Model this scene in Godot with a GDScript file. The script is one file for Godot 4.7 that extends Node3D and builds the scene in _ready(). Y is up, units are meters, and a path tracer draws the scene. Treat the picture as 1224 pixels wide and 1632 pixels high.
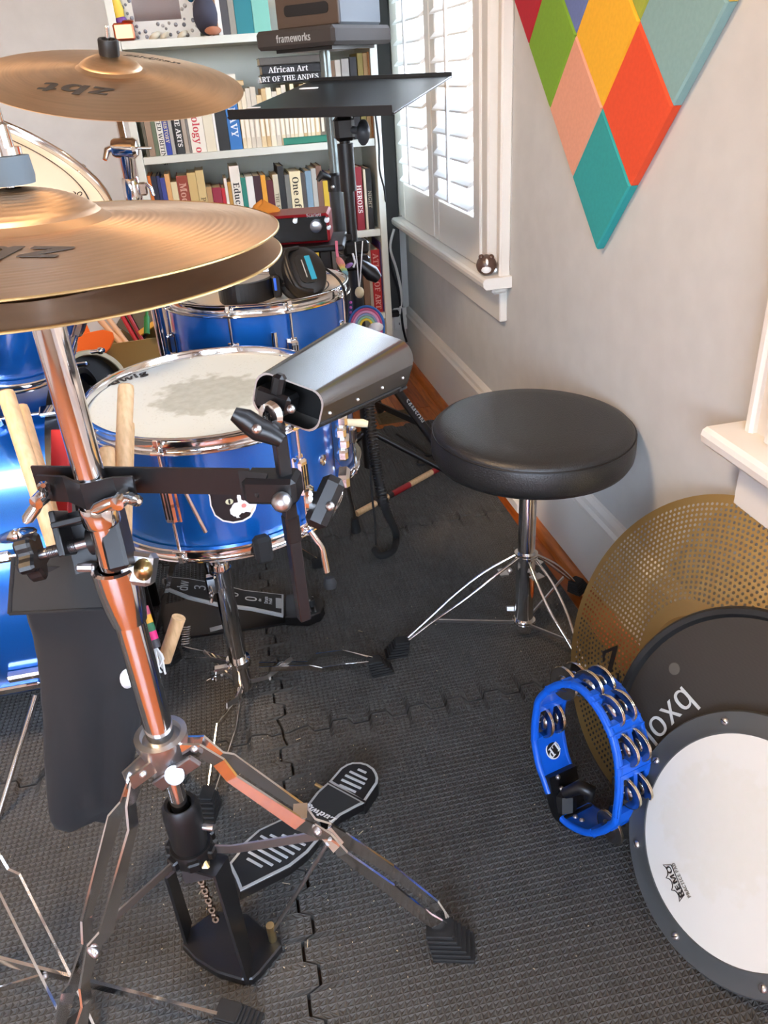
extends Node3D
# A drum corner: kit hardware, stool, practice gear, bookshelf and shuttered windows.
const F := 1255.6122
var O := Vector3(0, 1, 0)
var RX: Vector3
var RY: Vector3
var RZ: Vector3
var rng := RandomNumberGenerator.new()
var M := {}

# ---------- photo pixel -> point ----------
func ray(u: float, v: float) -> Vector3:
	return RX * ((u - 612.0) / F) - RY * ((v - 816.0) / F) - RZ
func at(u: float, v: float, d: float) -> Vector3:
	return O + ray(u, v) * d
func gy(u: float, v: float, y := 0.0) -> Vector3:
	var r := ray(u, v)
	return O + r * ((y - O.y) / r.y)
func gx(u: float, v: float, x: float) -> Vector3:
	var r := ray(u, v)
	return O + r * (x / r.x)
func gz(u: float, v: float, z: float) -> Vector3:
	var r := ray(u, v)
	return O + r * (z / r.z)
func gp(u: float, v: float, p: Vector3, n: Vector3) -> Vector3:
	var r := ray(u, v)
	return O + r * ((p - O).dot(n) / r.dot(n))

# ---------- mesh builder: counter-clockwise seen from outside ----------
class MB:
	var v := PackedVector3Array()
	var n := PackedVector3Array()
	var t := PackedVector2Array()
	func tri(a: Vector3, b: Vector3, c: Vector3, na: Vector3, nb: Vector3, nc: Vector3, ta := Vector2.ZERO, tb := Vector2.ZERO, tc := Vector2.ZERO) -> void:
		v.append(a); v.append(c); v.append(b)
		n.append(na); n.append(nc); n.append(nb)
		t.append(ta); t.append(tc); t.append(tb)
	func f3(a: Vector3, b: Vector3, c: Vector3) -> void:
		var k := (b - a).cross(c - a).normalized()
		tri(a, b, c, k, k, k)
	func f4(a: Vector3, b: Vector3, c: Vector3, d: Vector3) -> void:
		var k := (c - a).cross(d - b).normalized()
		tri(a, b, c, k, k, k, Vector2(0, 1), Vector2(1, 1), Vector2(1, 0))
		tri(a, c, d, k, k, k, Vector2(0, 1), Vector2(1, 0), Vector2(0, 0))
	func box(c: Vector3, s: Vector3, b := Basis.IDENTITY, bev := 0.0) -> MB:
		var h := s * 0.5
		bev = minf(bev, minf(h.x, minf(h.y, h.z)) * 0.6)
		for ax in 3:
			for sg in [-1.0, 1.0]:
				var n_ := Vector3.ZERO; n_[ax] = sg
				var u_ := Vector3.ZERO; u_[(ax + 1) % 3] = 1.0
				var w_ := n_.cross(u_)
				var hu: float = h[(ax + 1) % 3] - bev
				var hw: float = h[(ax + 2) % 3] - bev
				var p := c + b * (n_ * h[ax])
				f4(p + b * (-u_ * hu - w_ * hw), p + b * (u_ * hu - w_ * hw), p + b * (u_ * hu + w_ * hw), p + b * (-u_ * hu + w_ * hw))
		if bev > 0.0:
			for ax in 3:
				var i := (ax + 1) % 3
				var j := (ax + 2) % 3
				for si in [-1.0, 1.0]:
					for sj in [-1.0, 1.0]:
						var q := []
						for e in [[-1.0, 0], [1.0, 0], [1.0, 1], [-1.0, 1]]:
							var p := Vector3.ZERO
							p[ax] = e[0] * (h[ax] - bev)
							p[i] = si * (h[i] - (bev if e[1] == 1 else 0.0))
							p[j] = sj * (h[j] - (bev if e[1] == 0 else 0.0))
							q.append(c + b * p)
						if si * sj > 0: f4(q[0], q[1], q[2], q[3])
						else: f4(q[3], q[2], q[1], q[0])
			for sx in [-1.0, 1.0]:
				for sy in [-1.0, 1.0]:
					for sz in [-1.0, 1.0]:
						var a := c + b * Vector3(sx * h.x, sy * (h.y - bev), sz * (h.z - bev))
						var d := c + b * Vector3(sx * (h.x - bev), sy * h.y, sz * (h.z - bev))
						var e := c + b * Vector3(sx * (h.x - bev), sy * (h.y - bev), sz * h.z)
						if sx * sy * sz > 0: f3(a, d, e)
						else: f3(a, e, d)
		return self
	func lathe(prof: Array, xf: Transform3D, seg := 32, a0 := 0.0, a1 := TAU) -> MB:
		var m := prof.size()
		var sn := []
		for i in m - 1:
			var d: Vector2 = prof[i + 1] - prof[i]
			sn.append(Vector2(d.y, -d.x).normalized())
		for i in m - 1:
			var n0: Vector2 = sn[i]
			var n1: Vector2 = sn[i]
			if i > 0 and sn[i - 1].dot(sn[i]) > 0.75: n0 = (sn[i - 1] + sn[i]).normalized()
			if i < m - 2 and sn[i + 1].dot(sn[i]) > 0.75: n1 = (sn[i + 1] + sn[i]).normalized()
			var p0: Vector2 = prof[i]
			var p1: Vector2 = prof[i + 1]
			for k in seg:
				var f0 := float(k) / seg
				var f1 := float(k + 1) / seg
				var A := a0 + (a1 - a0) * f0
				var B := a0 + (a1 - a0) * f1
				var ca := cos(A); var sa := sin(A); var cb := cos(B); var sb := sin(B)
				var a := xf * Vector3(p0.x * ca, p0.y, p0.x * sa)
				var b := xf * Vector3(p1.x * ca, p1.y, p1.x * sa)
				var c := xf * Vector3(p1.x * cb, p1.y, p1.x * sb)
				var d := xf * Vector3(p0.x * cb, p0.y, p0.x * sb)
				var na := (xf.basis * Vector3(n0.x * ca, n0.y, n0.x * sa)).normalized()
				var nb := (xf.basis * Vector3(n1.x * ca, n1.y, n1.x * sa)).normalized()
				var nc := (xf.basis * Vector3(n1.x * cb, n1.y, n1.x * sb)).normalized()
				var nd := (xf.basis * Vector3(n0.x * cb, n0.y, n0.x * sb)).normalized()
				var v0 := float(i) / (m - 1)
				var v1 := float(i + 1) / (m - 1)
				if p1.x > 1e-6: tri(a, b, c, na, nb, nc, Vector2(f0, v0), Vector2(f0, v1), Vector2(f1, v1))
				if p0.x > 1e-6: tri(a, c, d, na, nc, nd, Vector2(f0, v0), Vector2(f1, v1), Vector2(f1, v0))
		return self
	func ball(c: Vector3, r: float, seg := 12, s := Vector3.ONE, b := Basis.IDENTITY) -> MB:
		var p := []
		for i in seg / 2 + 1:
			var a := -PI / 2 + PI * i / (seg / 2)
			p.append(Vector2(maxf(0.0, r * cos(a)), r * sin(a)))
		return lathe(p, Transform3D(b * Basis.from_scale(s), c), seg)
	func tube(pts: Array, rad, seg := 8, caps := true) -> MB:
		var m := pts.size()
		var rings := []
		var nrm := []
		var up := Vector3.UP
		for i in m:
			var tg: Vector3
			if i == 0: tg = pts[1] - pts[0]
			elif i == m - 1: tg = pts[m - 1] - pts[m - 2]
			else: tg = (pts[i + 1] - pts[i]).normalized() + (pts[i] - pts[i - 1]).normalized()
			tg = tg.normalized()
			if i == 0:
				up = Vector3.UP if absf(tg.y) < 0.9 else Vector3.RIGHT
			up = (up - tg * up.dot(tg)).normalized()
			var sd := tg.cross(up)
			var r: float = rad[i] if rad is Array else rad
			var ring := []
			var nn := []
			for k in seg + 1:
				var a := TAU * k / seg
				var d := up * cos(a) + sd * sin(a)
				nn.append(d); ring.append(pts[i] + d * r)
			rings.append(ring); nrm.append(nn)
		for i in m - 1:
			for k in seg:
				var a: Vector3 = rings[i][k]; var b: Vector3 = rings[i + 1][k]; var c: Vector3 = rings[i + 1][k + 1]; var d: Vector3 = rings[i][k + 1]
				tri(a, d, c, nrm[i][k], nrm[i][k + 1], nrm[i + 1][k + 1], Vector2(k, i), Vector2(k + 1, i), Vector2(k + 1, i + 1))
				tri(a, c, b, nrm[i][k], nrm[i + 1][k + 1], nrm[i + 1][k], Vector2(k, i), Vector2(k + 1, i + 1), Vector2(k, i + 1))
		if caps:
			for k in seg:
				f3(pts[0], rings[0][k + 1], rings[0][k])
				f3(pts[m - 1], rings[m - 1][k], rings[m - 1][k + 1])
		return self
	func bar(pts: Array, w: float, th: float, up: Vector3, caps := true) -> MB:
		# rectangular section: w along up, th across
		var m := pts.size()
		var rings := []
		for i in m:
			var tg: Vector3
			var k := 1.0
			if i == 0: tg = (pts[1] - pts[0]).normalized()
			elif i == m - 1: tg = (pts[m - 1] - pts[m - 2]).normalized()
			else:
				var d0: Vector3 = (pts[i] - pts[i - 1]).normalized()
				tg = ((pts[i + 1] - pts[i]).normalized() + d0).normalized()
			var sd := tg.cross(up).normalized()
			var u2 := sd.cross(tg).normalized()
			rings.append([pts[i] + u2 * w * .5 + sd * th * .5, pts[i] + u2 * w * .5 - sd * th * .5, pts[i] - u2 * w * .5 - sd * th * .5, pts[i] - u2 * w * .5 + sd * th * .5])
		for i in m - 1:
			for k in 4:
				var q := (k + 1) % 4
				f4(rings[i][q], rings[i + 1][q], rings[i + 1][k], rings[i][k])
		if caps:
			f4(rings[0][0], rings[0][1], rings[0][2], rings[0][3])
			f4(rings[m - 1][3], rings[m - 1][2], rings[m - 1][1], rings[m - 1][0])
		return self
	func prism(poly: PackedVector2Array, z0: float, z1: float, xf: Transform3D, bev := 0.0) -> MB:
		if Geometry2D.is_polygon_clockwise(poly):
			poly = poly.duplicate(); poly.reverse()
		var m := poly.size()
		var ins := PackedVector2Array()
		for i in m:
			var d0 := (poly[i] - poly[(i + m - 1) % m]).normalized()
			var d1 := (poly[(i + 1) % m] - poly[i]).normalized()
			var nn := Vector2(-d0.y, d0.x) + Vector2(-d1.y, d1.x)
			var l := nn.length_squared()
			ins.append(poly[i] + (nn * (2.0 / l) * bev if l > 0.4 else Vector2.ZERO))
		var idx := Geometry2D.triangulate_polygon(ins)
		var up := xf.basis.z.normalized()
		for k in range(0, idx.size(), 3):
			var a := ins[idx[k]]; var b := ins[idx[k + 1]]; var c := ins[idx[k + 2]]
			if (b - a).cross(c - a) < 0:
				var q := b; b = c; c = q
			tri(xf * Vector3(a.x, a.y, z1), xf * Vector3(b.x, b.y, z1), xf * Vector3(c.x, c.y, z1), up, up, up, a, b, c)
			tri(xf * Vector3(a.x, a.y, z0), xf * Vector3(c.x, c.y, z0), xf * Vector3(b.x, b.y, z0), -up, -up, -up, a, c, b)
		for i in m:
			var j := (i + 1) % m
			var zt := z1 - bev
			var zb := z0 + bev
			f4(xf * Vector3(poly[i].x, poly[i].y, zb), xf * Vector3(poly[j].x, poly[j].y, zb), xf * Vector3(poly[j].x, poly[j].y, zt), xf * Vector3(poly[i].x, poly[i].y, zt))
			if bev > 0.0:
				f4(xf * Vector3(poly[i].x, poly[i].y, zt), xf * Vector3(poly[j].x, poly[j].y, zt), xf * Vector3(ins[j].x, ins[j].y, z1), xf * Vector3(ins[i].x, ins[i].y, z1))
				f4(xf * Vector3(ins[i].x, ins[i].y, z0), xf * Vector3(ins[j].x, ins[j].y, z0), xf * Vector3(poly[j].x, poly[j].y, zb), xf * Vector3(poly[i].x, poly[i].y, zb))
		return self
	func grid(P: Array, uvs := false) -> MB:
		# P[i][j] points, smooth normals
		var a := P.size(); var b: int = P[0].size()
		var N := []
		for i in a:
			var row := []
			for j in b:
				var du: Vector3 = P[mini(i + 1, a - 1)][j] - P[maxi(i - 1, 0)][j]
				var dv: Vector3 = P[i][mini(j + 1, b - 1)] - P[i][maxi(j - 1, 0)]
				row.append(du.cross(dv).normalized())
			N.append(row)
		for i in a - 1:
			for j in b - 1:
				var t0 := Vector2(float(j) / (b - 1), float(i) / (a - 1)); var t1 := Vector2(float(j + 1) / (b - 1), float(i + 1) / (a - 1))
				tri(P[i][j], P[i + 1][j], P[i + 1][j + 1], N[i][j], N[i + 1][j], N[i + 1][j + 1], t0, Vector2(t0.x, t1.y), t1)
				tri(P[i][j], P[i + 1][j + 1], P[i][j + 1], N[i][j], N[i + 1][j + 1], N[i][j + 1], t0, t1, Vector2(t1.x, t0.y))
		return self
	func mesh(o := Vector3.ZERO) -> ArrayMesh:
		var vv := v
		if o != Vector3.ZERO:
			vv = PackedVector3Array(); vv.resize(v.size())
			for i in v.size(): vv[i] = v[i] - o
		var a := []
		a.resize(Mesh.ARRAY_MAX)
		a[Mesh.ARRAY_VERTEX] = vv; a[Mesh.ARRAY_NORMAL] = n; a[Mesh.ARRAY_TEX_UV] = t
		var m := ArrayMesh.new()
		m.add_surface_from_arrays(Mesh.PRIMITIVE_TRIANGLES, a)
		return m

# ---------- nodes ----------
var taken := {}
func numbered(s: String) -> String:
	var k: int = taken.get(s, 0)
	taken[s] = k + 1
	return s if k == 0 else "%s_%03d" % [s, k]
func tag(o: Node, label: String, cat: String, group := "", kind := "") -> void:
	if label: o.set_meta("label", label)
	if cat: o.set_meta("category", cat)
	if group: o.set_meta("group", group)
	if kind: o.set_meta("kind", kind)
func thing(called: String, label: String, cat: String, pos: Vector3, group := "") -> Node3D:
	var o := Node3D.new()
	o.name = numbered(called)
	add_child(o)
	o.position = pos
	tag(o, label, cat, group)
	return o
func put(mb: MB, called: String, m: Material, parent: Node3D, label := "") -> MeshInstance3D:
	var o := MeshInstance3D.new()
	o.name = called
	o.mesh = mb.mesh(parent.global_position)
	o.material_override = m
	parent.add_child(o, true)
	if label: o.set_meta("label", label)
	return o
func one(mb: MB, called: String, m: Material, label: String, cat: String, pos: Vector3, group := "") -> MeshInstance3D:
	var o := MeshInstance3D.new()
	o.name = numbered(called)
	o.mesh = mb.mesh(pos)
	o.material_override = m
	o.position = pos
	add_child(o)
	tag(o, label, cat, group)
	return o
func struct(mb: MB, called: String, m: Material, parent: Node = self) -> MeshInstance3D:
	var o := MeshInstance3D.new()
	o.name = called
	o.mesh = mb.mesh()
	o.material_override = m
	parent.add_child(o, true)
	if parent == self: o.set_meta("kind", "structure")
	return o
# lettering: s laid in xf (x along the line, y up the letters, z out of the surface), centred; bend maps points
func letters(s: String, h: float, xf: Transform3D, m: Material, parent: Node3D, called := "lettering", font := "Droid Sans", weight := 400, italic := false, wide := 1.0, depth := 0.0006, drape := []) -> MeshInstance3D:
	var f := SystemFont.new()
	f.font_names = PackedStringArray([font]); f.font_weight = weight; f.font_italic = italic
	var tm := TextMesh.new()
	tm.text = s; tm.font = f; tm.font_size = 64; tm.pixel_size = h / 46.0; tm.depth = depth; tm.curve_step = 2.0
	var arr := tm.get_mesh_arrays()
	var vs: PackedVector3Array = arr[Mesh.ARRAY_VERTEX]
	var ns: PackedVector3Array = arr[Mesh.ARRAY_NORMAL]
	var ix = arr[Mesh.ARRAY_INDEX]
	var mb := MB.new()
	var cnt: int = ix.size() if ix != null and ix.size() > 0 else vs.size()
	var o := parent.global_position
	for i in cnt:
		var k: int = ix[i] if ix != null and ix.size() > 0 else i
		var p := vs[k]
		p.x *= wide
		if italic: p.x += p.y * 0.2
		var q := xf * p
		if drape.size():
			# lay the letters on a cymbal's curve
			var dx: Transform3D = drape[0]
			var lq := dx.affine_inverse() * q
			lq.y = cym_h(Vector2(lq.x, lq.z).length(), drape[1], drape[2], drape[3], drape[4]) + .0004 + (depth if p.z > 0 else 0.0)
			q = dx * lq
		mb.v.append(q); mb.n.append((xf.basis * ns[k]).normalized()); mb.t.append(Vector2.ZERO)
	return put(mb, called, m, parent)

func frame(c: Vector3, up: Vector3, ref := Vector3.RIGHT) -> Transform3D:
	var y := up.normalized()
	var x := (ref - y * ref.dot(y)).normalized()
	return Transform3D(Basis(x, y, x.cross(y)), c)
func along(a: Vector3, b: Vector3) -> Transform3D:
	var y := (b - a).normalized()
	return frame(a, y, Vector3.RIGHT if absf(y.x) < 0.9 else Vector3.BACK)
func rod(a: Vector3, b: Vector3, r: float, seg := 16, r2 := -1.0) -> MB:
	var L := a.distance_to(b)
	if r2 < 0: r2 = r
	return MB.new().lathe([Vector2(0, 0), Vector2(r, 0), Vector2(r2, L), Vector2(0, L)], along(a, b), seg)
func smooth_path(p: Array, k := 6) -> Array:
	var c := Curve3D.new()
	for i in p.size():
		var tg: Vector3 = (p[mini(i + 1, p.size() - 1)] - p[maxi(i - 1, 0)]) / 6.0
		c.add_point(p[i], -tg, tg)
	var out := []
	for i in (p.size() - 1) * k + 1: out.append(c.sample(i / k, float(i % k) / k) if i < (p.size() - 1) * k else p[-1])
	return out
func rrect(w: float, h: float, r: float, k := 4) -> PackedVector2Array:
	var o := PackedVector2Array()
	for c in [[1, 1, 0.0], [-1, 1, PI / 2], [-1, -1, PI], [1, -1, PI * 1.5]]:
		for i in k + 1:
			var a: float = c[2] + PI / 2 * i / k
			o.append(Vector2(c[0] * (w / 2 - r) + r * cos(a), c[1] * (h / 2 - r) + r * sin(a)))
	return o
func srgb(r: int, g: int, b: int) -> Color:
	return Color8(r, g, b)
func mat(called: String, c: Color, rough := 0.6, metal := 0.0) -> StandardMaterial3D:
	var m := StandardMaterial3D.new()
	m.resource_name = called
	m.albedo_color = c; m.roughness = rough; m.metallic = metal
	M[called] = m
	return m
func noise_tex(freq: float, ramp: Array, size := 256, seed_ := 1, fractal := 3, kind := FastNoiseLite.TYPE_SIMPLEX_SMOOTH) -> NoiseTexture2D:
	var nz := FastNoiseLite.new()
	nz.seed = seed_; nz.frequency = freq; nz.fractal_octaves = fractal; nz.noise_type = kind
	var tx := NoiseTexture2D.new()
	tx.width = size; tx.height = size; tx.seamless = true; tx.noise = nz
	if ramp.size():
		var g := Gradient.new()
		var offs := PackedFloat32Array(); var cols := PackedColorArray()
		for r in ramp:
			offs.append(r[0]); cols.append(r[1])
		g.offsets = offs; g.colors = cols
		tx.color_ramp = g
	return tx
func tripl(m: StandardMaterial3D, tx: Texture2D, sc: Vector3) -> void:
	m.albedo_texture = tx; m.uv1_triplanar = true; m.uv1_scale = sc

# ---------- camera, sky, lights ----------
func camera_and_light() -> void:
	# camera turn from the vanishing points of the uprights and of the window wall
	var up: Vector3 = -Vector3(770.0 - 612.0, 816.0 - 3050.0, -F).normalized()
	var fw := Vector3(305.0 - 612.0, 816.0 - 132.0, -F)
	fw = (fw - up * fw.dot(up)).normalized()
	var zc := -fw
	var xc := up.cross(zc)
	RX = Vector3(xc.x, up.x, zc.x); RY = Vector3(xc.y, up.y, zc.y); RZ = Vector3(xc.z, up.z, zc.z)
	var cam := Camera3D.new()
	cam.name = "camera"
	cam.fov = rad_to_deg(2.0 * atan(816.0 / F))
	cam.near = 0.02
	cam.transform = Transform3D(Basis(RX, RY, RZ), O)
	add_child(cam)
	cam.current = true
	var sky := ProceduralSkyMaterial.new()
	sky.sky_top_color = Color(0.80, 0.88, 1.0); sky.sky_horizon_color = Color(0.94, 0.97, 1.0)
	sky.ground_bottom_color = Color(0.55, 0.56, 0.55); sky.ground_horizon_color = Color(0.85, 0.87, 0.88)
	sky.sky_energy_multiplier = 4.8; sky.ground_energy_multiplier = 3.0
	var env := Environment.new()
	env.background_mode = Environment.BG_SKY
	env.sky = Sky.new(); env.sky.sky_material = sky
	env.tonemap_mode = Environment.TONE_MAPPER_LINEAR
	env.tonemap_exposure = .8
	env.sdfgi_enabled = true; env.ssao_enabled = true; env.ssil_enabled = true
	var we := WorldEnvironment.new()
	we.name = "world"; we.environment = env
	add_child(we)

func ceiling_lamp(p: Vector3, energy: float) -> void:
	var t := thing("ceiling_light", "round white glowing flush ceiling light", "light", p)
	put(MB.new().lathe([Vector2(0, -.07), Vector2(.12, -.066), Vector2(.2, -.045), Vector2(.215, -.02)], Transform3D(Basis.IDENTITY, p), 40), "diffuser", M.glow, t)
	put(MB.new().lathe([Vector2(.215, -.02), Vector2(.235, -.02), Vector2(.235, -.001), Vector2(0, -.001)], Transform3D(Basis.IDENTITY, p), 40), "rim", M.white_paint, t)
	var l := AreaLight3D.new()
	l.name = "ceiling_area"
	l.area_size = Vector2(.4, .4)
	l.light_energy = energy; l.light_color = srgb(255, 216, 170)
	l.area_range = 12.0; l.shadow_enabled = true
	l.transform = Transform3D(Basis(Vector3.RIGHT, -PI / 2), p + Vector3(0, -.08, 0))
	add_child(l)

# ---------- materials ----------
func materials() -> void:
	mat("chrome", Color(.93, .93, .93), .1, 1.0)
	mat("nickel", Color(.8, .8, .8), .32, 1.0)
	mat("steel", Color(.62, .62, .63), .3, 1.0)
	mat("black_metal", srgb(24, 24, 25), .33, .0)
	mat("black_satin", srgb(17, 17, 18), .45)
	mat("black_plastic", srgb(14, 14, 15), .38)
	mat("rubber", srgb(20, 21, 22), .8)
	mat("felt_grey", srgb(88, 98, 104), .95)
	mat("white_paint", srgb(232, 228, 220), .38)
	mat("trim_paint", srgb(226, 221, 212), .4)
	mat("shelf_white", srgb(212, 214, 202), .45)
	mat("white", srgb(235, 235, 232), .5)
	mat("ink", srgb(22, 21, 22), .6)
	mat("cym_ink", srgb(52, 46, 40), .55)
	mat("silver_ink", srgb(178, 182, 182), .5)
	mat("head_white", srgb(214, 214, 205), .55)
	mat("red", srgb(176, 26, 30), .45)
	mat("orange_felt", srgb(216, 96, 26), .9)
	mat("cardboard", srgb(150, 126, 76), .8)
	mat("cream_ply", srgb(214, 198, 160), .6)
	mat("glow", Color(1, .93, .82), .5)
	M.glow.emission_enabled = true; M.glow.emission = Color(1, .88, .72); M.glow.emission_energy_multiplier = 6.0
	# walls: pale grey paint with a faint roller grain
	var wp := mat("wall_paint", srgb(204, 203, 199), .75)
	tripl(wp, noise_tex(.03, [[0.0, Color(.965, .965, .965)], [1.0, Color(1, 1, 1)]], 256, 3), Vector3(1.6, 1.6, 1.6))
	mat("ceiling_paint", srgb(236, 233, 228), .8)
	# foam mats
	var fm := mat("foam", srgb(72, 71, 68), .66)
	tripl(fm, noise_tex(.02, [[0.0, Color(.82, .82, .82)], [.6, Color(.95, .95, .95)], [1.0, Color(1, 1, 1)]], 256, 5, 4), Vector3(3, 3, 3))
	# hardwood
	for k in 3:
		var w := mat("wood%d" % k, [srgb(196, 112, 46), srgb(182, 98, 38), srgb(206, 122, 52)][k], .32)
		tripl(w, noise_tex(.035, [[0.0, Color(.72, .66, .6)], [.5, Color(.93, .9, .88)], [1.0, Color(1, 1, 1)]], 256, 11 + k, 4), Vector3(9, 9, .9))
	# blue sparkle wrap under a glossy film
	var bl := mat("blue_sparkle", srgb(16, 112, 205), .3, .55)
	tripl(bl, noise_tex(.45, [[0.0, Color(.62, .7, .78)], [.45, Color(.8, .86, .9)], [.72, Color(1, 1, 1)], [1.0, Color(1, 1, 1)]], 512, 21, 1), Vector3(5, 5, 5))
	bl.clearcoat_enabled = true; bl.clearcoat = 1.0; bl.clearcoat_roughness = .1
	# cymbal bronze: lathed, so the sheen runs round the disc
	var br := mat("bronze", srgb(226, 190, 150), .36, 1.0)
	br.albedo_texture = noise_tex(.012, [[0.0, Color(.94, .93, .92)], [.6, Color(.985, .98, .975)], [1.0, Color(1, 1, 1)]], 256, 31, 4)
	br.uv1_scale = Vector3(2, 6, 1)
	br.anisotropy_enabled = true; br.anisotropy = .75
	var br2 := mat("bronze_dull", srgb(220, 190, 158), .42, 1.0)
	br2.albedo_texture = br.albedo_texture; br2.uv1_scale = Vector3(3, 8, 1)
	br2.anisotropy_enabled = true; br2.anisotropy = .75
	mat("brass", srgb(240, 216, 156), .28, 1.0)
	mat("gold_mesh", srgb(184, 156, 100), .48, 1.0)
	mat("gold_jingle", srgb(236, 224, 198), .22, 1.0)
	# stick wood
	var sw := mat("stick_wood", srgb(232, 196, 150), .5)
	tripl(sw, noise_tex(.05, [[0.0, Color(.84, .8, .74)], [.6, Color(.97, .95, .93)], [1.0, Color(1, 1, 1)]], 256, 41, 4), Vector3(14, 3, 14))
	mat("stick_red", srgb(150, 22, 30), .45)
	# leatherette with fine pebbling
	var le := mat("leatherette", srgb(32, 32, 32), .4)
	le.heightmap_scale = .05; le.uv1_triplanar = true; le.heightmap_enabled = true; le.uv1_scale = Vector3(26, 26, 26)
	le.heightmap_texture = noise_tex(.06, [], 256, 51, 3, FastNoiseLite.TYPE_CELLULAR)
	# black cloth
	var cl := mat("black_cloth", srgb(29, 28, 29), .9)
	cl.rim_enabled = true; cl.rim = .25
	mat("black_canvas", srgb(40, 39, 38), .85)
	# brushed dark steel cowbell
	var cb := mat("bell_steel", srgb(128, 131, 134), .26, 1.0)
	mat("bell_inside", srgb(16, 16, 17), .4, .3)
	mat("blue_plastic", srgb(12, 92, 205), .36)
	mat("pad_rim", srgb(66, 70, 72), .5)
	var dh := mat("pad_head", srgb(196, 197, 192), .6)
	dh.albedo_texture = blotch(256, srgb(255, 255, 255), srgb(251, 249, 244), Vector2(.62, .5), .3, 7, .0)
	var sh := mat("snare_head", srgb(190, 199, 196), .6)
	sh.albedo_texture = blotch(512, srgb(255, 255, 255), srgb(200, 198, 190), Vector2(.5, .5), .24, 9, .5)
	var gl := mat("glass", Color(1, 1, 1, .06), .02)
	gl.transparency = BaseMaterial3D.TRANSPARENCY_ALPHA
	mat("clear_head", srgb(222, 210, 188), .28)
	mat("screen_black", srgb(10, 10, 11), .2)
	var lv := mat("louver_paint", srgb(240, 240, 238), .4)

# worn patch of stick marks on a drum head: grey smear with a ragged outline and flecks
func blotch(s: int, base: Color, dirt: Color, c: Vector2, r: float, seed_: int, flecks: float) -> ImageTexture:
	var nz := FastNoiseLite.new()
	nz.seed = seed_; nz.frequency = 9.0 / s; nz.fractal_octaves = 5
	var n2 := FastNoiseLite.new()
	n2.seed = seed_ + 1; n2.frequency = 60.0 / s
	var im := Image.create(s, s, false, Image.FORMAT_RGB8)
	for y in s:
		for x in s:
			var p := Vector2(float(x) / s, float(y) / s) - c
			var e := r * (1.0 + .35 * nz.get_noise_2d(x, y))
			var k := clampf((e - p.length()) / (r * .12 + .05 * r), 0.0, 1.0) * (.75 + .25 * nz.get_noise_2d(x * 2, y * 2))
			if flecks > 0.0 and n2.get_noise_2d(x, y) > .42 and nz.get_noise_2d(x * .6 + 50, y * .6) > -.05: k = maxf(k, flecks * .7)
			im.set_pixel(x, y, base.lerp(dirt, clampf(k, 0, 1)))
	return ImageTexture.create_from_image(im)

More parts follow.
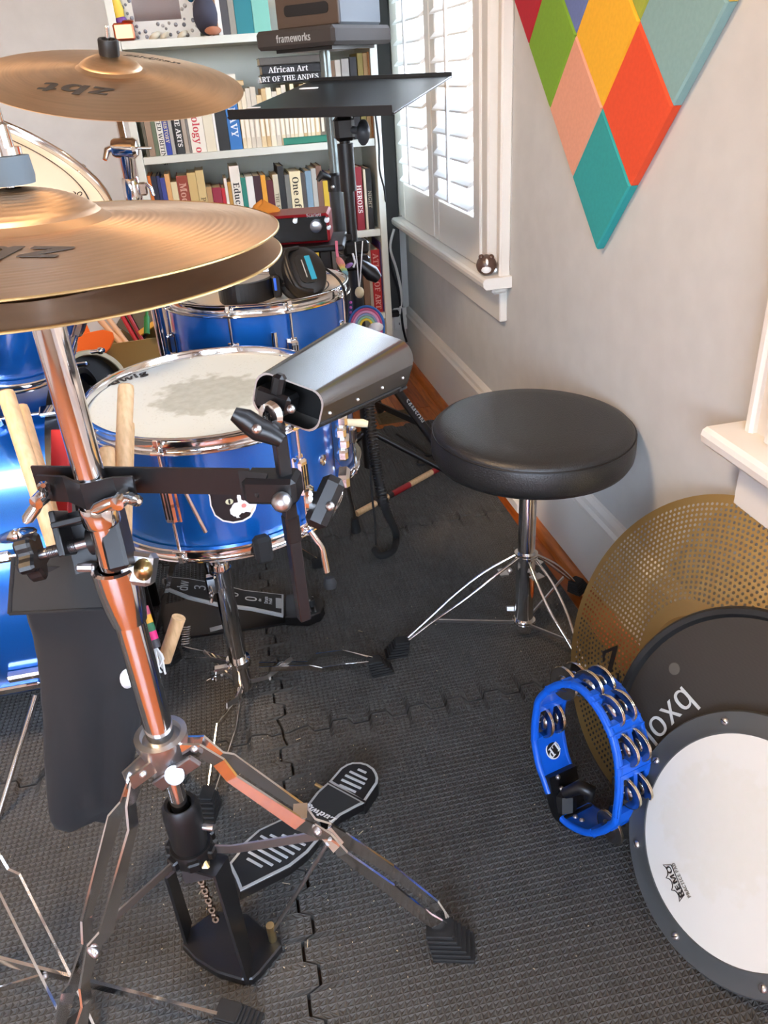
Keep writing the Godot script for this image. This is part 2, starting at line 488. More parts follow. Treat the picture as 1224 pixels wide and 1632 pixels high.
# ---------- room ----------
const WX := 0.685
const ZB := -2.96
func room() -> void:
	var fl := struct(MB.new().box(Vector3(-.95, -.06, -.45), Vector3(3.6, .094, 5.4)), "floor", M.wood1)
	var pw := .057
	for i in 5:
		var x := .678 - pw * (i + .5)
		var z := -2.95
		rng.seed = 100 + i
		while z < -.6:
			var L := minf(rng.randf_range(.5, .95), -.55 - z)
			struct(MB.new().box(Vector3(x, -.0125, z + L / 2), Vector3(pw - .0012, .002, L - .0015), Basis.IDENTITY, .0005), "plank", M["wood%d" % rng.randi_range(0, 2)], fl)
			z += L
	# window wall with two openings
	var wins := [[-2.93, -1.85], [-.868, .21]]
	var wl := MB.new()
	var z0 := -3.1
	for w in wins:
		var a: float = w[0] + .07
		var b: float = w[1] - .07
		wl.box(Vector3(WX + .075, 1.2, (z0 + a) / 2), Vector3(.15, 2.62, a - z0))
		wl.box(Vector3(WX + .075, .21, (a + b) / 2), Vector3(.15, .64, b - a))
		wl.box(Vector3(WX + .075, 2.24, (a + b) / 2), Vector3(.15, .54, b - a))
		z0 = b
	wl.box(Vector3(WX + .075, 1.2, (z0 + 2.25) / 2), Vector3(.15, 2.62, 2.25 - z0))
	struct(wl, "wall_right", M.wall_paint)
	struct(MB.new().box(Vector3(-.95, 1.2, ZB - .07), Vector3(3.57, 2.62, .14)), "wall_back", M.wall_paint)
	struct(MB.new().box(Vector3(-2.72, 1.2, -.4), Vector3(.14, 2.62, 5.3)), "wall_left", M.wall_paint)
	# wall behind the camera, with a wide window onto the sky
	var rb := MB.new()
	rb.box(Vector3(-2.4, 1.2, 2.15), Vector3(.7, 2.62, .14)).box(Vector3(.45, 1.2, 2.15), Vector3(.7, 2.62, .14))
	rb.box(Vector3(-.975, .3, 2.15), Vector3(2.15, .8, .14)).box(Vector3(-.975, 2.33, 2.15), Vector3(2.15, .36, .14))
	struct(rb, "wall_front", M.wall_paint)
	var w3 := struct(MB.new().box(Vector3(-.975, 1.42, 2.16), Vector3(2.15, 1.46, .004)), "window_3", M.glass)
	var fr := MB.new()
	for x in [-2.03, -1.33, -.62, .08]: fr.box(Vector3(x, 1.42, 2.15), Vector3(.06, 1.46, .06))
	for y in [.73, 1.42, 2.12]: fr.box(Vector3(-.975, y, 2.15), Vector3(2.15, .06, .05))
	struct(fr, "window_frame", M.white_paint, w3)
	struct(MB.new().box(Vector3(-.95, 2.5, -.45), Vector3(3.6, .1, 5.4)), "ceiling", M.ceiling_paint)
	# baseboard with a moulded cap, wooden shoe moulding below
	var prof := PackedVector2Array([Vector2(.0, -.012), Vector2(-.018, -.012), Vector2(-.018, .163), Vector2(-.021, .168), Vector2(-.0215, .175), Vector2(-.015, .181), Vector2(-.013, .19), Vector2(-.006, .198), Vector2(0, .2)])
	var bx := Transform3D(Basis(Vector3.RIGHT, Vector3.UP, Vector3.BACK), Vector3(WX, 0, 0))
	struct(MB.new().prism(prof, ZB, 2.07, bx), "baseboard_right", M.trim_paint)
	var bz := Transform3D(Basis(Vector3(0, 0, -1), Vector3.UP, Vector3.RIGHT), Vector3(0, 0, ZB))
	struct(MB.new().prism(prof, -2.64, WX - .02, bz), "baseboard_back", M.trim_paint)
	var q := PackedVector2Array([Vector2(-.018, -.012)])
	for i in 7: q.append(Vector2(-.018 - .019 * cos(PI / 2 * i / 6), -.012 + .026 * sin(PI / 2 * i / 6)))
	struct(MB.new().prism(q, ZB, 2.07, bx), "trim_1", M.wood0)
	window(1, wins[0][0], wins[0][1])
	window(2, wins[1][0], wins[1][1])
	mats()

func window(k: int, za: float, zb: float) -> void:
	var cz := (za + zb) / 2
	var L := zb - za
	var w := struct(MB.new().box(Vector3(.79, 1.26, cz), Vector3(.004, 1.42, L - .14)), "window_%d" % k, M.glass)
	var sash := MB.new()
	for z in [za + .09, cz, zb - .09]: sash.box(Vector3(.785, 1.26, z), Vector3(.03, 1.42, .04))
	for y in [.57, 1.25, 1.95]: sash.box(Vector3(.785, y, cz), Vector3(.03, .045, L - .14))
	struct(sash, "sash", M.white_paint, w)
	# casing with a proud back band on its outer edge
	for s in [[za, 1.0], [zb, -1.0]]:
		var e: float = s[0]
		var d: float = s[1]
		var c := MB.new()
		c.box(Vector3(WX - .009, 1.26, e + d * .03), Vector3(.018, 1.45, .05), Basis.IDENTITY, .003)
		c.box(Vector3(WX - .014, 1.26, e + d * .008), Vector3(.028, 1.45, .016), Basis.IDENTITY, .004)
		struct(c, "casing", M.trim_paint, w)
		struct(MB.new().box(Vector3(WX + .05, 1.26, e + d * .066), Vector3(.13, 1.42, .012)), "jamb", M.trim_paint, w)
	struct(MB.new().box(Vector3(WX - .009, 2.0, cz), Vector3(.02, .09, L), Basis.IDENTITY, .003), "casing", M.trim_paint, w)
	var sp := PackedVector2Array([Vector2(.62, .517), Vector2(.8, .517), Vector2(.8, .545), Vector2(.619, .545), Vector2(.613, .541), Vector2(.611, .534), Vector2(.613, .524)])
	var sa := za + .075 if k == 1 else za - .026
	var sx := Transform3D(Basis(Vector3.RIGHT, Vector3.UP, Vector3.BACK), Vector3.ZERO)
	struct(MB.new().prism(sp, sa, zb + .01, sx, .001), "sill", M.white_paint, w)
	struct(MB.new().box(Vector3(WX - .01, .468, (sa + zb) / 2), Vector3(.02, .085, zb - sa - .04), Basis.IDENTITY, .003), "apron", M.trim_paint, w)
	struct(MB.new().box(Vector3(WX - .02, .507, (sa + zb) / 2), Vector3(.04, .018, zb - sa - .03), Basis.IDENTITY, .007), "apron_moulding", M.trim_paint, w)
	# shutters: two framed panels of tilted louvers with a tilt rod each
	var inner := [za + .055, zb - .055]
	var f := MB.new()
	for e in [[inner[0], 1.0], [inner[1], -1.0]]: f.box(Vector3(.66, 1.25, e[0] + e[1] * .024), Vector3(.03, 1.4, .046), Basis.IDENTITY, .004)
	struct(f, "shutter_frame", M.trim_paint, w)
	var a0: float = inner[0] + .052
	var mid: float = (inner[0] + inner[1]) / 2
	for p in [[a0, mid - .002], [mid + .002, inner[1] - .052]]:
		var pa: float = p[0]
		var pb: float = p[1]
		var sh := MB.new()
		for e in [pa + .027, pb - .027]: sh.box(Vector3(.655, 1.25, e), Vector3(.026, 1.405, .054), Basis.IDENTITY, .004)
		sh.box(Vector3(.655, .604, (pa + pb) / 2), Vector3(.024, .114, pb - pa - .1), Basis.IDENTITY, .002)
		sh.box(Vector3(.655, 1.9, (pa + pb) / 2), Vector3(.024, .1, pb - pa - .1), Basis.IDENTITY, .002)
		var sn := struct(sh, "shutter", M.trim_paint, w)
		var y := .692
		var lp := PackedVector2Array()
		for i in 12: lp.append(Vector2(.033 * cos(TAU * i / 12), .0052 * sin(TAU * i / 12)))
		var lm: ArrayMesh
		var ll := pb - pa - .11
		lm = MB.new().prism(lp, -ll / 2, ll / 2, Transform3D(Basis(Vector3(0, 0, 1), .6), Vector3.ZERO)).mesh()
		while y < 1.84:
			var o := MeshInstance3D.new()
			o.name = "louver"; o.mesh = lm; o.material_override = M.louver_paint
			o.position = Vector3(.655, y, (pa + pb) / 2)
			sn.add_child(o, true)
			y += .0553
		struct(MB.new().box(Vector3(.627, 1.26, (pa + pb) / 2), Vector3(.011, 1.17, .014), Basis.IDENTITY, .002), "tilt_rod", M.louver_paint, sn)

# foam puzzle mats: toothed edges, a lattice of shallow three-sided dimples
func tooth(k: int) -> float:
	return .0085 if posmod(k, 8) < 4 else -.0085
func mats() -> void:
	var T := .633
	var N := 72
	var me := [mat_mesh(T, N, false), mat_mesh(T, N, true)]
	var bs := Basis(Vector3.UP, -.012)
	var o0 := Vector3(.296, 0, -1.035)
	for r in [-1.5, -.5, .5]:
		for c in [-3, -2, -1, 0]:
			var o := MeshInstance3D.new()
			o.name = numbered("foam_mat"); o.mesh = me[1 if c == 0 else 0]; o.material_override = M.foam
			o.transform = Transform3D(bs, o0 + bs * Vector3(c * T, 0, r * T))
			add_child(o)
			tag(o, "black dimpled foam puzzle mat interlocked with its neighbours on the floor", "floor mat", "interlocking foam floor mats")

func mat_mesh(T: float, N: int, straight: bool) -> ArrayMesh:
	var mb := MB.new()
	var P := []
	for i in N + 1:
		var row := []
		for j in N + 1:
			var fx := float(j) / N
			var fz := float(i) / N
			var x := (fx - .5) * T
			var z := (fz - .5) * T
			var ex := smoothstep(.86, .99, absf(fx - .5) * 2.0)
			var ez := smoothstep(.86, .99, absf(fz - .5) * 2.0)
			var dx: float = tooth(i) * ex * (1.0 - ez) * (0.0 if straight and fx > .5 else 1.0)
			var dz: float = tooth(j + 2) * ez * (1.0 - ex)
			row.append(Vector3((x + dx) * .9932, 0, (z + dz) * .9932))
		P.append(row)
	var dim := Vector3(0, -.0021, 0)
	for i in N:
		for j in N:
			var a: Vector3 = P[i][j]; var b: Vector3 = P[i][j + 1]; var c: Vector3 = P[i + 1][j + 1]; var d: Vector3 = P[i + 1][j]
			for q in ([[a, d, b], [b, d, c]]):
				var m: Vector3 = (q[0] + q[1] + q[2]) / 3.0 + dim
				mb.f3(q[0], q[1], m); mb.f3(q[1], q[2], m); mb.f3(q[2], q[0], m)
	# upright edge with a foot: neighbours meet at the bottom and leave a slot between them
	var dm := Vector3(0, -.0085, 0)
	var dn := Vector3(0, -.0112, 0)
	var Q := []
	for i in N + 1:
		var row := []
		for j in N + 1: row.append(P[i][j] * (.9994 / .9932) + dn if i == 0 or j == 0 or i == N or j == N else Vector3.ZERO)
		Q.append(row)
	for i in N:
		mb.f4(P[0][i + 1], P[0][i + 1] + dm, P[0][i] + dm, P[0][i])
		mb.f4(P[0][i + 1] + dm, Q[0][i + 1], Q[0][i], P[0][i] + dm)
		mb.f4(P[N][i], P[N][i] + dm, P[N][i + 1] + dm, P[N][i + 1])
		mb.f4(P[N][i] + dm, Q[N][i], Q[N][i + 1], P[N][i + 1] + dm)
		mb.f4(P[i][0], P[i][0] + dm, P[i + 1][0] + dm, P[i + 1][0])
		mb.f4(P[i][0] + dm, Q[i][0], Q[i + 1][0], P[i + 1][0] + dm)
		mb.f4(P[i + 1][N], P[i + 1][N] + dm, P[i][N] + dm, P[i][N])
		mb.f4(P[i + 1][N] + dm, Q[i + 1][N], Q[i][N], P[i][N] + dm)
	return mb.mesh()

# ---------- drums and cymbals ----------
func cym_h(q: float, R: float, br: float, bow: float, bh: float) -> float:
	var h := bow * (1.0 - pow(q / R, 1.7))
	if q < br * 1.25:
		var k := clampf(q / br, 0.0, 1.0)
		h += bh * pow(maxf(0.0, 1.0 - k * k), .62) if k < 1.0 else 0.0
	return h
func cymbal_mesh(xf: Transform3D, R: float, br: float, bow: float, bh: float, rip := .00011, seg := 120) -> MB:
	var top := []
	var K := 130
	for i in K + 1:
		var q := lerpf(R, .006, float(i) / K)
		var h := cym_h(q, R, br, bow, bh)
		if i > 1 and q > br: h += rip * sin(q * TAU / .0052) * (.6 + .4 * sin(q * 91.0))
		elif q <= br: h += rip * 1.2 * sin(q * TAU / .0046)
		top.append(Vector2(q, h))
	var prof := []
	for i in 13:
		var q := lerpf(.006, R - .0004, float(i) / 12)
		prof.append(Vector2(q, cym_h(q, R, br, bow, bh) - .0012))
	prof.append(Vector2(R, -.0011)); prof.append_array(top)
	return MB.new().lathe(prof, xf, seg)

func hoop_mesh(xf: Transform3D, R: float, s: float) -> MB:
	# triple-flanged hoop; s = 1 for the batter side, -1 for the bottom side
	var p := [Vector2(R + .0022, -.007), Vector2(R + .011, -.0075), Vector2(R + .0125, -.006), Vector2(R + .0115, -.0045), Vector2(R + .005, -.004), Vector2(R + .004, -.002), Vector2(R + .004, .009), Vector2(R + .0055, .0115), Vector2(R + .0085, .0125), Vector2(R + .009, .0142), Vector2(R + .0075, .0152), Vector2(R + .0035, .0148), Vector2(R + .0018, .012), Vector2(R + .0022, -.007)]
	if s < 0:
		var q := []
		for i in p.size(): q.append(Vector2(p[p.size() - 1 - i].x, -p[p.size() - 1 - i].y))
		p = q
	return MB.new().lathe(p, xf, 96)

# a drum in the frame xf: origin at the middle of the batter bearing edge, y along the axis
func drum(t: Node3D, xf: Transform3D, R: float, depth: float, lugs: Array, split: bool, head: Material, bottom_hoop := true) -> void:
	put(MB.new().lathe([Vector2(R - .008, -depth), Vector2(R, -depth), Vector2(R, 0), Vector2(R - .008, 0), Vector2(R - .008, -depth)], xf, 96), "shell", M.blue_sparkle, t)
	var hp := MB.new()
	var N := 96
	for k in N:
		var a := TAU * k / N; var b := TAU * (k + 1) / N
		var rr := R + .001
		var y := .003
		for q in [[0.0, .5], [.5, 1.0]]:
			var pa := []
			for e in [[q[0], a], [q[1], a], [q[1], b], [q[0], b]]:
				pa.append([xf * Vector3(rr * e[0] * cos(e[1]), y, rr * e[0] * sin(e[1])), Vector2(.5 + .5 * e[0] * cos(e[1]), .5 + .5 * e[0] * sin(e[1]))])
			var u := xf.basis.y.normalized()
			if q[0] > 0: hp.tri(pa[0][0], pa[2][0], pa[1][0], u, u, u, pa[0][1], pa[2][1], pa[1][1])
			else: hp.tri(pa[0][0], pa[2][0], pa[1][0], u, u, u, pa[0][1], pa[2][1], pa[1][1])
			if q[0] > 0: hp.tri(pa[0][0], pa[3][0], pa[2][0], u, u, u, pa[0][1], pa[3][1], pa[2][1])
	put(hp, "drumhead", head, t)
	put(MB.new().lathe([Vector2(R + .001, .0032), Vector2(R + .004, .001), Vector2(R + .004, -.006), Vector2(R, -.008)], xf, 96), "head_collar", M.nickel, t)
	put(hoop_mesh(xf, R, 1.0), "hoop", M.chrome, t)
	if bottom_hoop: put(hoop_mesh(xf * Transform3D(Basis.IDENTITY, Vector3(0, -depth, 0)), R, -1.0), "hoop", M.chrome, t)
	for ad in lugs:
		var a := deg_to_rad(ad)
		var rd := Vector3(cos(a), 0, sin(a))
		var tg := Vector3(-sin(a), 0, cos(a))
		var B := xf.basis * Basis(tg, Vector3.UP, rd)
		for s in ([0, 1] if split or bottom_hoop else [0]):
			var sg := 1.0 if s == 0 else -1.0
			var y0 := 0.0 if s == 0 else -depth
			var ylug := -depth * .36 if s == 0 else -depth * .64
			if not split: ylug = y0 - sg * .062
			var rr := R + .0085
			var r_ := put(rod(xf * (rd * rr + Vector3(0, y0 + sg * .006, 0)), xf * (rd * rr + Vector3(0, ylug, 0)), .0027, 8), "tension_rod", M.chrome, t)
			put(MB.new().box(xf * (rd * rr + Vector3(0, y0 + sg * .009, 0)), Vector3(.0075, .011, .0075), B, .001).lathe([Vector2(.006, 0), Vector2(.0075, .001), Vector2(.006, .003), Vector2(0, .003)], xf * Transform3D(Basis.IDENTITY, rd * rr + Vector3(0, y0 + sg * .003, 0)), 10), "rod_head", M.chrome, r_)
			# hoop ear
			put(MB.new().box(xf * (rd * (R + .0085) + Vector3(0, y0 - sg * .0045, 0)), Vector3(.02, .005, .011), B, .0015), "hoop_ear", M.chrome, t)
			var lc := xf * (rd * (R + .0075) + Vector3(0, ylug - sg * .011, 0))
			var lug := put(MB.new().box(lc, Vector3(.017, .034, .017), B, .0035).box(xf * (rd * (R + .0025) + Vector3(0, ylug - sg * .011, 0)), Vector3(.021, .04, .005), B, .002), "lug", M.chrome, t)
			var sl := MB.new()
			for k in [-.0045, 0.0, .0045]: sl.box(xf * (rd * (R + .0161) + tg * k + Vector3(0, ylug - sg * .013, 0)), Vector3(.0022, .022, .0006), B)
			put(sl, "slot", M.ink, lug)

func drums() -> void:
	# snare
	var sc := Vector3(-.044, .6, -1.122)
	var sxf := frame(sc, Vector3(.004, 1, .02))
	var t := thing("snare_drum", "blue sparkle snare drum with worn white head and cat sticker", "drum", sc - Vector3(0, .165, 0))
	drum(t, sxf, .172, .158, [53, 113, 168, 215, 262, 312], true, M.snare_head)
	# strainer on the right, air vent, script on the head
	var ra := deg_to_rad(12.0)
	var rd := Vector3(cos(ra), 0, sin(ra))
	var B := sxf.basis * Basis(Vector3(-sin(ra), 0, cos(ra)), Vector3.UP, rd)
	var st := MB.new()
	for k in 5: st.box(sxf * (rd * (.186 + .003 * (k % 2)) + Vector3(0, -.028 - .0185 * k, 0)), Vector3(.031 - .002 * (k % 2), .0185, .017), B, .004)
	var sn := put(st, "strainer", M.chrome, t)
	put(MB.new().tube([sxf * (rd * .19 + Vector3(0, -.052, 0)), sxf * (rd * .215 + Vector3(0.004, -.056, .0)), sxf * (rd * .223 + Vector3(.004, -.058, 0))], [.005, .0065, .005], 10), "lever", M.cream_ply, sn)
	put(MB.new().box(sxf * (rd * .183 + Vector3(0, -.146, 0)), Vector3(.04, .024, .022), B, .005), "butt_plate", M.chrome, t)
	var va := deg_to_rad(33.0)
	var vd := Vector3(cos(va), 0, sin(va))
	put(MB.new().lathe([Vector2(0, .002), Vector2(.0035, .002), Vector2(.0045, .0035), Vector2(.008, .0025), Vector2(.0085, 0)], Transform3D(frame(Vector3.ZERO, sxf.basis * vd, Vector3.UP).basis, sxf * (vd * .172 + Vector3(0, -.083, 0))), 20), "air_vent", M.chrome, t)
	var lp := gp(193, 607, sxf * Vector3(0, .0034, 0), sxf.basis.y)
	var ldx := (gp(224, 603, lp, sxf.basis.y) - gp(162, 622, lp, sxf.basis.y)).normalized()
	letters("ludwig", .016, Transform3D(Basis(ldx, -ldx.cross(sxf.basis.y).normalized(), sxf.basis.y), lp + sxf.basis.y * .0008), M.ink, t, "lettering", "Droid Sans", 700, true, 1.25)
	cat_sticker(t, sxf)
	# snare wires strap line under the bottom hoop and a chrome guide rod on the shell
	put(MB.new().tube(smooth_path([sxf * Vector3(.176 * cos(1.86), -.05, .176 * sin(1.86)), sxf * Vector3(.176 * cos(1.80), -.09, .176 * sin(1.80)), sxf * Vector3(.177 * cos(1.745), -.125, .177 * sin(1.745))]), .0032, 8), "chrome_guide", M.chrome, t)
	# floor tom
	var fc := Vector3(.061, .64, -1.568)
	var fx := frame(fc, Vector3(.02, 1, -.02))
	var ft := thing("floor_tom", "blue sparkle floor tom with clear-banded head carrying headphones", "drum", Vector3(fc.x, 0, fc.z))
	drum(ft, fx, .17, .36, [-20, 30, 75, 110, 165, 210, 255, 300], false, M.clear_head)
	put(MB.new().lathe([Vector2(.139, .0042), Vector2(.1415, .0042)], fx, 96), "head_ring", M.ink, ft)
	for ad in [86, 206, 326]:
		var a := deg_to_rad(ad)
		var d := Vector3(cos(a), 0, sin(a))
		put(MB.new().tube([fx * (d * .186 + Vector3(0, -.035, 0)), fx * (d * .186 + Vector3(0, -.42, 0)), fx * (d * .2 + Vector3(0, -.5, 0)), Vector3(fc.x, .02, fc.z) + d * .2], .0058, 10), "leg", M.chrome, ft)
		put(MB.new().box(fx * (d * .181 + Vector3(0, -.17, 0)), Vector3(.03, .05, .026), Basis(Vector3.UP, -a + PI / 2), .004), "leg_bracket", M.chrome, ft)
		put(rod(Vector3(fc.x, .001, fc.z) + d * .2, Vector3(fc.x, .04, fc.z) + d * .2, .013, 12, .009), "rubber_foot", M.rubber, ft)
	# rack tom, tipped towards the stool
	var rc := Vector3(-.3, .905, -1.285)
	var rx := frame(rc, Vector3(.47, .84, .26))
	var rt := thing("rack_tom", "blue sparkle rack tom tipped over the bass drum", "drum", rc - rx.basis.y * .25)
	drum(rt, rx, .164, .24, [15, 75, 135, 195, 255, 315], false, M.clear_head)
	put(MB.new().lathe([Vector2(.138, .0042), Vector2(.1405, .0042)], rx, 96), "head_ring", M.ink, rt)
	letters("oo", .012, Transform3D(Basis(RX, RY, RZ).rotated(RX, -.5), gp(122, 308, rx * Vector3(0, .0045, 0), rx.basis.y)), M.ink, rt)
	var ho := rx * Vector3(-.02, -.25, 0)
	put(MB.new().tube([rx * Vector3(.05, -.17, .17), rx * Vector3(.05, -.26, .2), Vector3(-.42, .573, -1.36)], .0125, 12), "tom_arm", M.chrome, rt)
	# bass drum, batter side towards the stool
	var bc := Vector3(-.285, .293, -1.36)
	var bx := frame(bc, Vector3(1, 0, 0), Vector3.UP)
	var bd := thing("bass_drum", "large blue bass drum lying on its side behind the stick bag", "drum", Vector3(-.5, 0, -1.36))
	put(MB.new().lathe([Vector2(.27, -.46), Vector2(.278, -.46), Vector2(.278, 0), Vector2(.27, 0), Vector2(.27, -.46)], bx, 96), "shell", M.blue_sparkle, bd)
	put(MB.new().lathe([Vector2(.272, .004), Vector2(0, .004)], bx, 64), "drumhead", M.black_satin, bd)
	put(MB.new().lathe([Vector2(.272, -.456), Vector2(0, -.456)], bx, 64), "drumhead", M.black_satin, bd)
	for y in [-.003, -.457]: put(MB.new().lathe([Vector2(.279, y - .016), Vector2(.289, y - .018), Vector2(.291, y), Vector2(.289, y + .018), Vector2(.279, y + .018), Vector2(.279, y - .016)], bx, 96), "hoop", M.black_satin, bd)
	for k in 8:
		var a := TAU * (k + .5) / 8
		var d := Vector3(cos(a), 0, sin(a))
		var Bk := bx.basis * Basis(Vector3(-sin(a), 0, cos(a)), Vector3.UP, d)
		put(MB.new().box(bx * (d * .295 + Vector3(0, -.003, 0)), Vector3(.022, .05, .008), Bk, .003), "claw", M.chrome, bd)
		put(MB.new().box(bx * (d * .287 + Vector3(0, -.12, 0)), Vector3(.017, .07, .017), Bk, .004), "lug", M.chrome, bd)
		put(rod(bx * (d * .292 + Vector3(0, 0, 0)), bx * (d * .292 + Vector3(0, -.1, 0)), .003, 8), "tension_rod", M.chrome, bd)
	# spur: flat chrome bracket and a slim leg reaching the mat
	var s0 := at(26, 1094, 1.32)
	put(MB.new().box(s0, Vector3(.08, .014, .02), Basis.IDENTITY, .003), "spur_bracket", M.chrome, bd)
	put(rod(at(57, 1108, 1.3), gy(-6, 1312, .0), .004, 10), "spur", M.chrome, bd)
	# pearl badge-like claw seen past the sticks
	var cp := at(26, 853, 1.12)
	put(MB.new().ball(cp, .03, 16, Vector3(1, .32, .35), Basis(Vector3.FORWARD, -.12)), "claw_plate", M.chrome, bd)
	# crash
	var cc := Vector3(-.128, 1.01, -1.557)
	var cn := Vector3(.121, .965, .234)
	var cx := frame(cc, cn)
	var cr := thing("crash_cymbal", "bronze crash cymbal tilted on a boom stand above the snare", "cymbal", cc)
	put(cymbal_mesh(cx, .215, .052, .02, .02, .00012), "disc", M.bronze, cr)
	var tp := gp(120, 146, cx * Vector3(0, .009, 0), cx.basis.y)
	var rx2 := -RX
	var yy := cx.basis.y.rotated(RX, .08).normalized()
	rx2 = (rx2 - yy * rx2.dot(yy)).normalized()
	letters("zbt", .036, Transform3D(Basis(rx2, yy.cross(rx2), yy), tp + yy * .0035), M.cym_ink, cr, "lettering", "Droid Sans", 700, true, 1.5, .0004, [cx, .215, .052, .02, .02])
	var tp2 := gp(244, 92, cx * Vector3(0, .012, 0), cx.basis.y)
	letters("Zildjian", .02, Transform3D(Basis(-rx2, yy.cross(-rx2), yy), tp2 + yy * .003), M.cym_ink, cr, "lettering", "Droid Serif", 400, true, 1.0, .0003, [cx, .215, .052, .02, .02])
	cymbal_stand(cx)
	hats()

func cymbal_stand(cx: Transform3D) -> void:
	var top := cx * Vector3(0, .04, 0)
	var joint := at(199, 236, 1.335)
	var pb := Vector3(joint.x - .004, 0, joint.z - .02)
	var s := thing("cymbal_stand", "chrome cymbal stand with tilter holding the crash cymbal", "stand", pb)
	put(MB.new().lathe([Vector2(0, .036), Vector2(.012, .036), Vector2(.0155, .037), Vector2(.0165, .041), Vector2(.0165, .06), Vector2(.0155, .062), Vector2(.0115, .062), Vector2(.0105, .058), Vector2(0, .058)], cx, 28), "wing_felt", M.black_satin, s)
	put(rod(cx * Vector3(0, -.05, 0), cx * Vector3(0, .078, 0), .0035, 10).ball(cx * Vector3(0, .078, 0), .0035, 8), "tilter_post", M.chrome, s)
	put(rod(cx * Vector3(0, -.02, 0), joint, .0065, 12), "tilter_rod", M.chrome, s)
	var ax := RX
	var j := put(MB.new().lathe([Vector2(0, -.02), Vector2(.014, -.02), Vector2(.016, -.015), Vector2(.0165, .016), Vector2(.012, .021), Vector2(0, .022)], frame(joint, ax, Vector3.UP), 20), "tilter_joint", M.chrome, s)
	put(MB.new().tube([joint - ax * .02, joint - ax * .03 - RY * .004, joint - ax * .034 - RY * .02], [.005, .006, .004], 8), "wing_nut", M.chrome, j)
	put(rod(joint + ax * .02, joint + ax * .045, .0022, 8), "tilter_screw", M.chrome, j)
	var p1 := Vector3(pb.x, joint.y - .055, pb.z)
	put(rod(joint, p1, .0145, 16, .012), "tilter_fork", M.chrome, s)
	put(MB.new().lathe([Vector2(0, -.03), Vector2(.014, -.03), Vector2(.0155, -.026), Vector2(.0155, .006), Vector2(.012, .01), Vector2(0, .01)], Transform3D(Basis.IDENTITY, p1), 20).box(p1 + Vector3(.019, -.012, .008), Vector3(.016, .022, .012), Basis.IDENTITY, .003), "collar", M.chrome, s)
	put(MB.new().tube([p1 + Vector3(.026, -.004, .01), p1 + Vector3(.034, -.012, .014), p1 + Vector3(.036, -.024, .015)], .003, 8), "collar_wing", M.chrome, s)
	put(rod(Vector3(pb.x, .3, pb.z), p1, .0105, 16), "upper_tube", M.chrome, s)
	put(rod(Vector3(pb.x, .03, pb.z), Vector3(pb.x, .32, pb.z), .0135, 16), "lower_tube", M.chrome, s)
	for k in 3:
		var a := TAU * k / 3
		var d := Vector3(cos(a), 0, sin(a))
		put(MB.new().bar([pb + Vector3(0, .24, 0) + d * .02, pb + Vector3(0, .02, 0) + d * .24], .014, .004, Vector3.UP), "leg", M.chrome, s)
		put(MB.new().box(pb + d * .245 + Vector3(0, .013, 0), Vector3(.03, .025, .02), Basis(Vector3.UP, -a), .004), "rubber_foot", M.rubber, s)

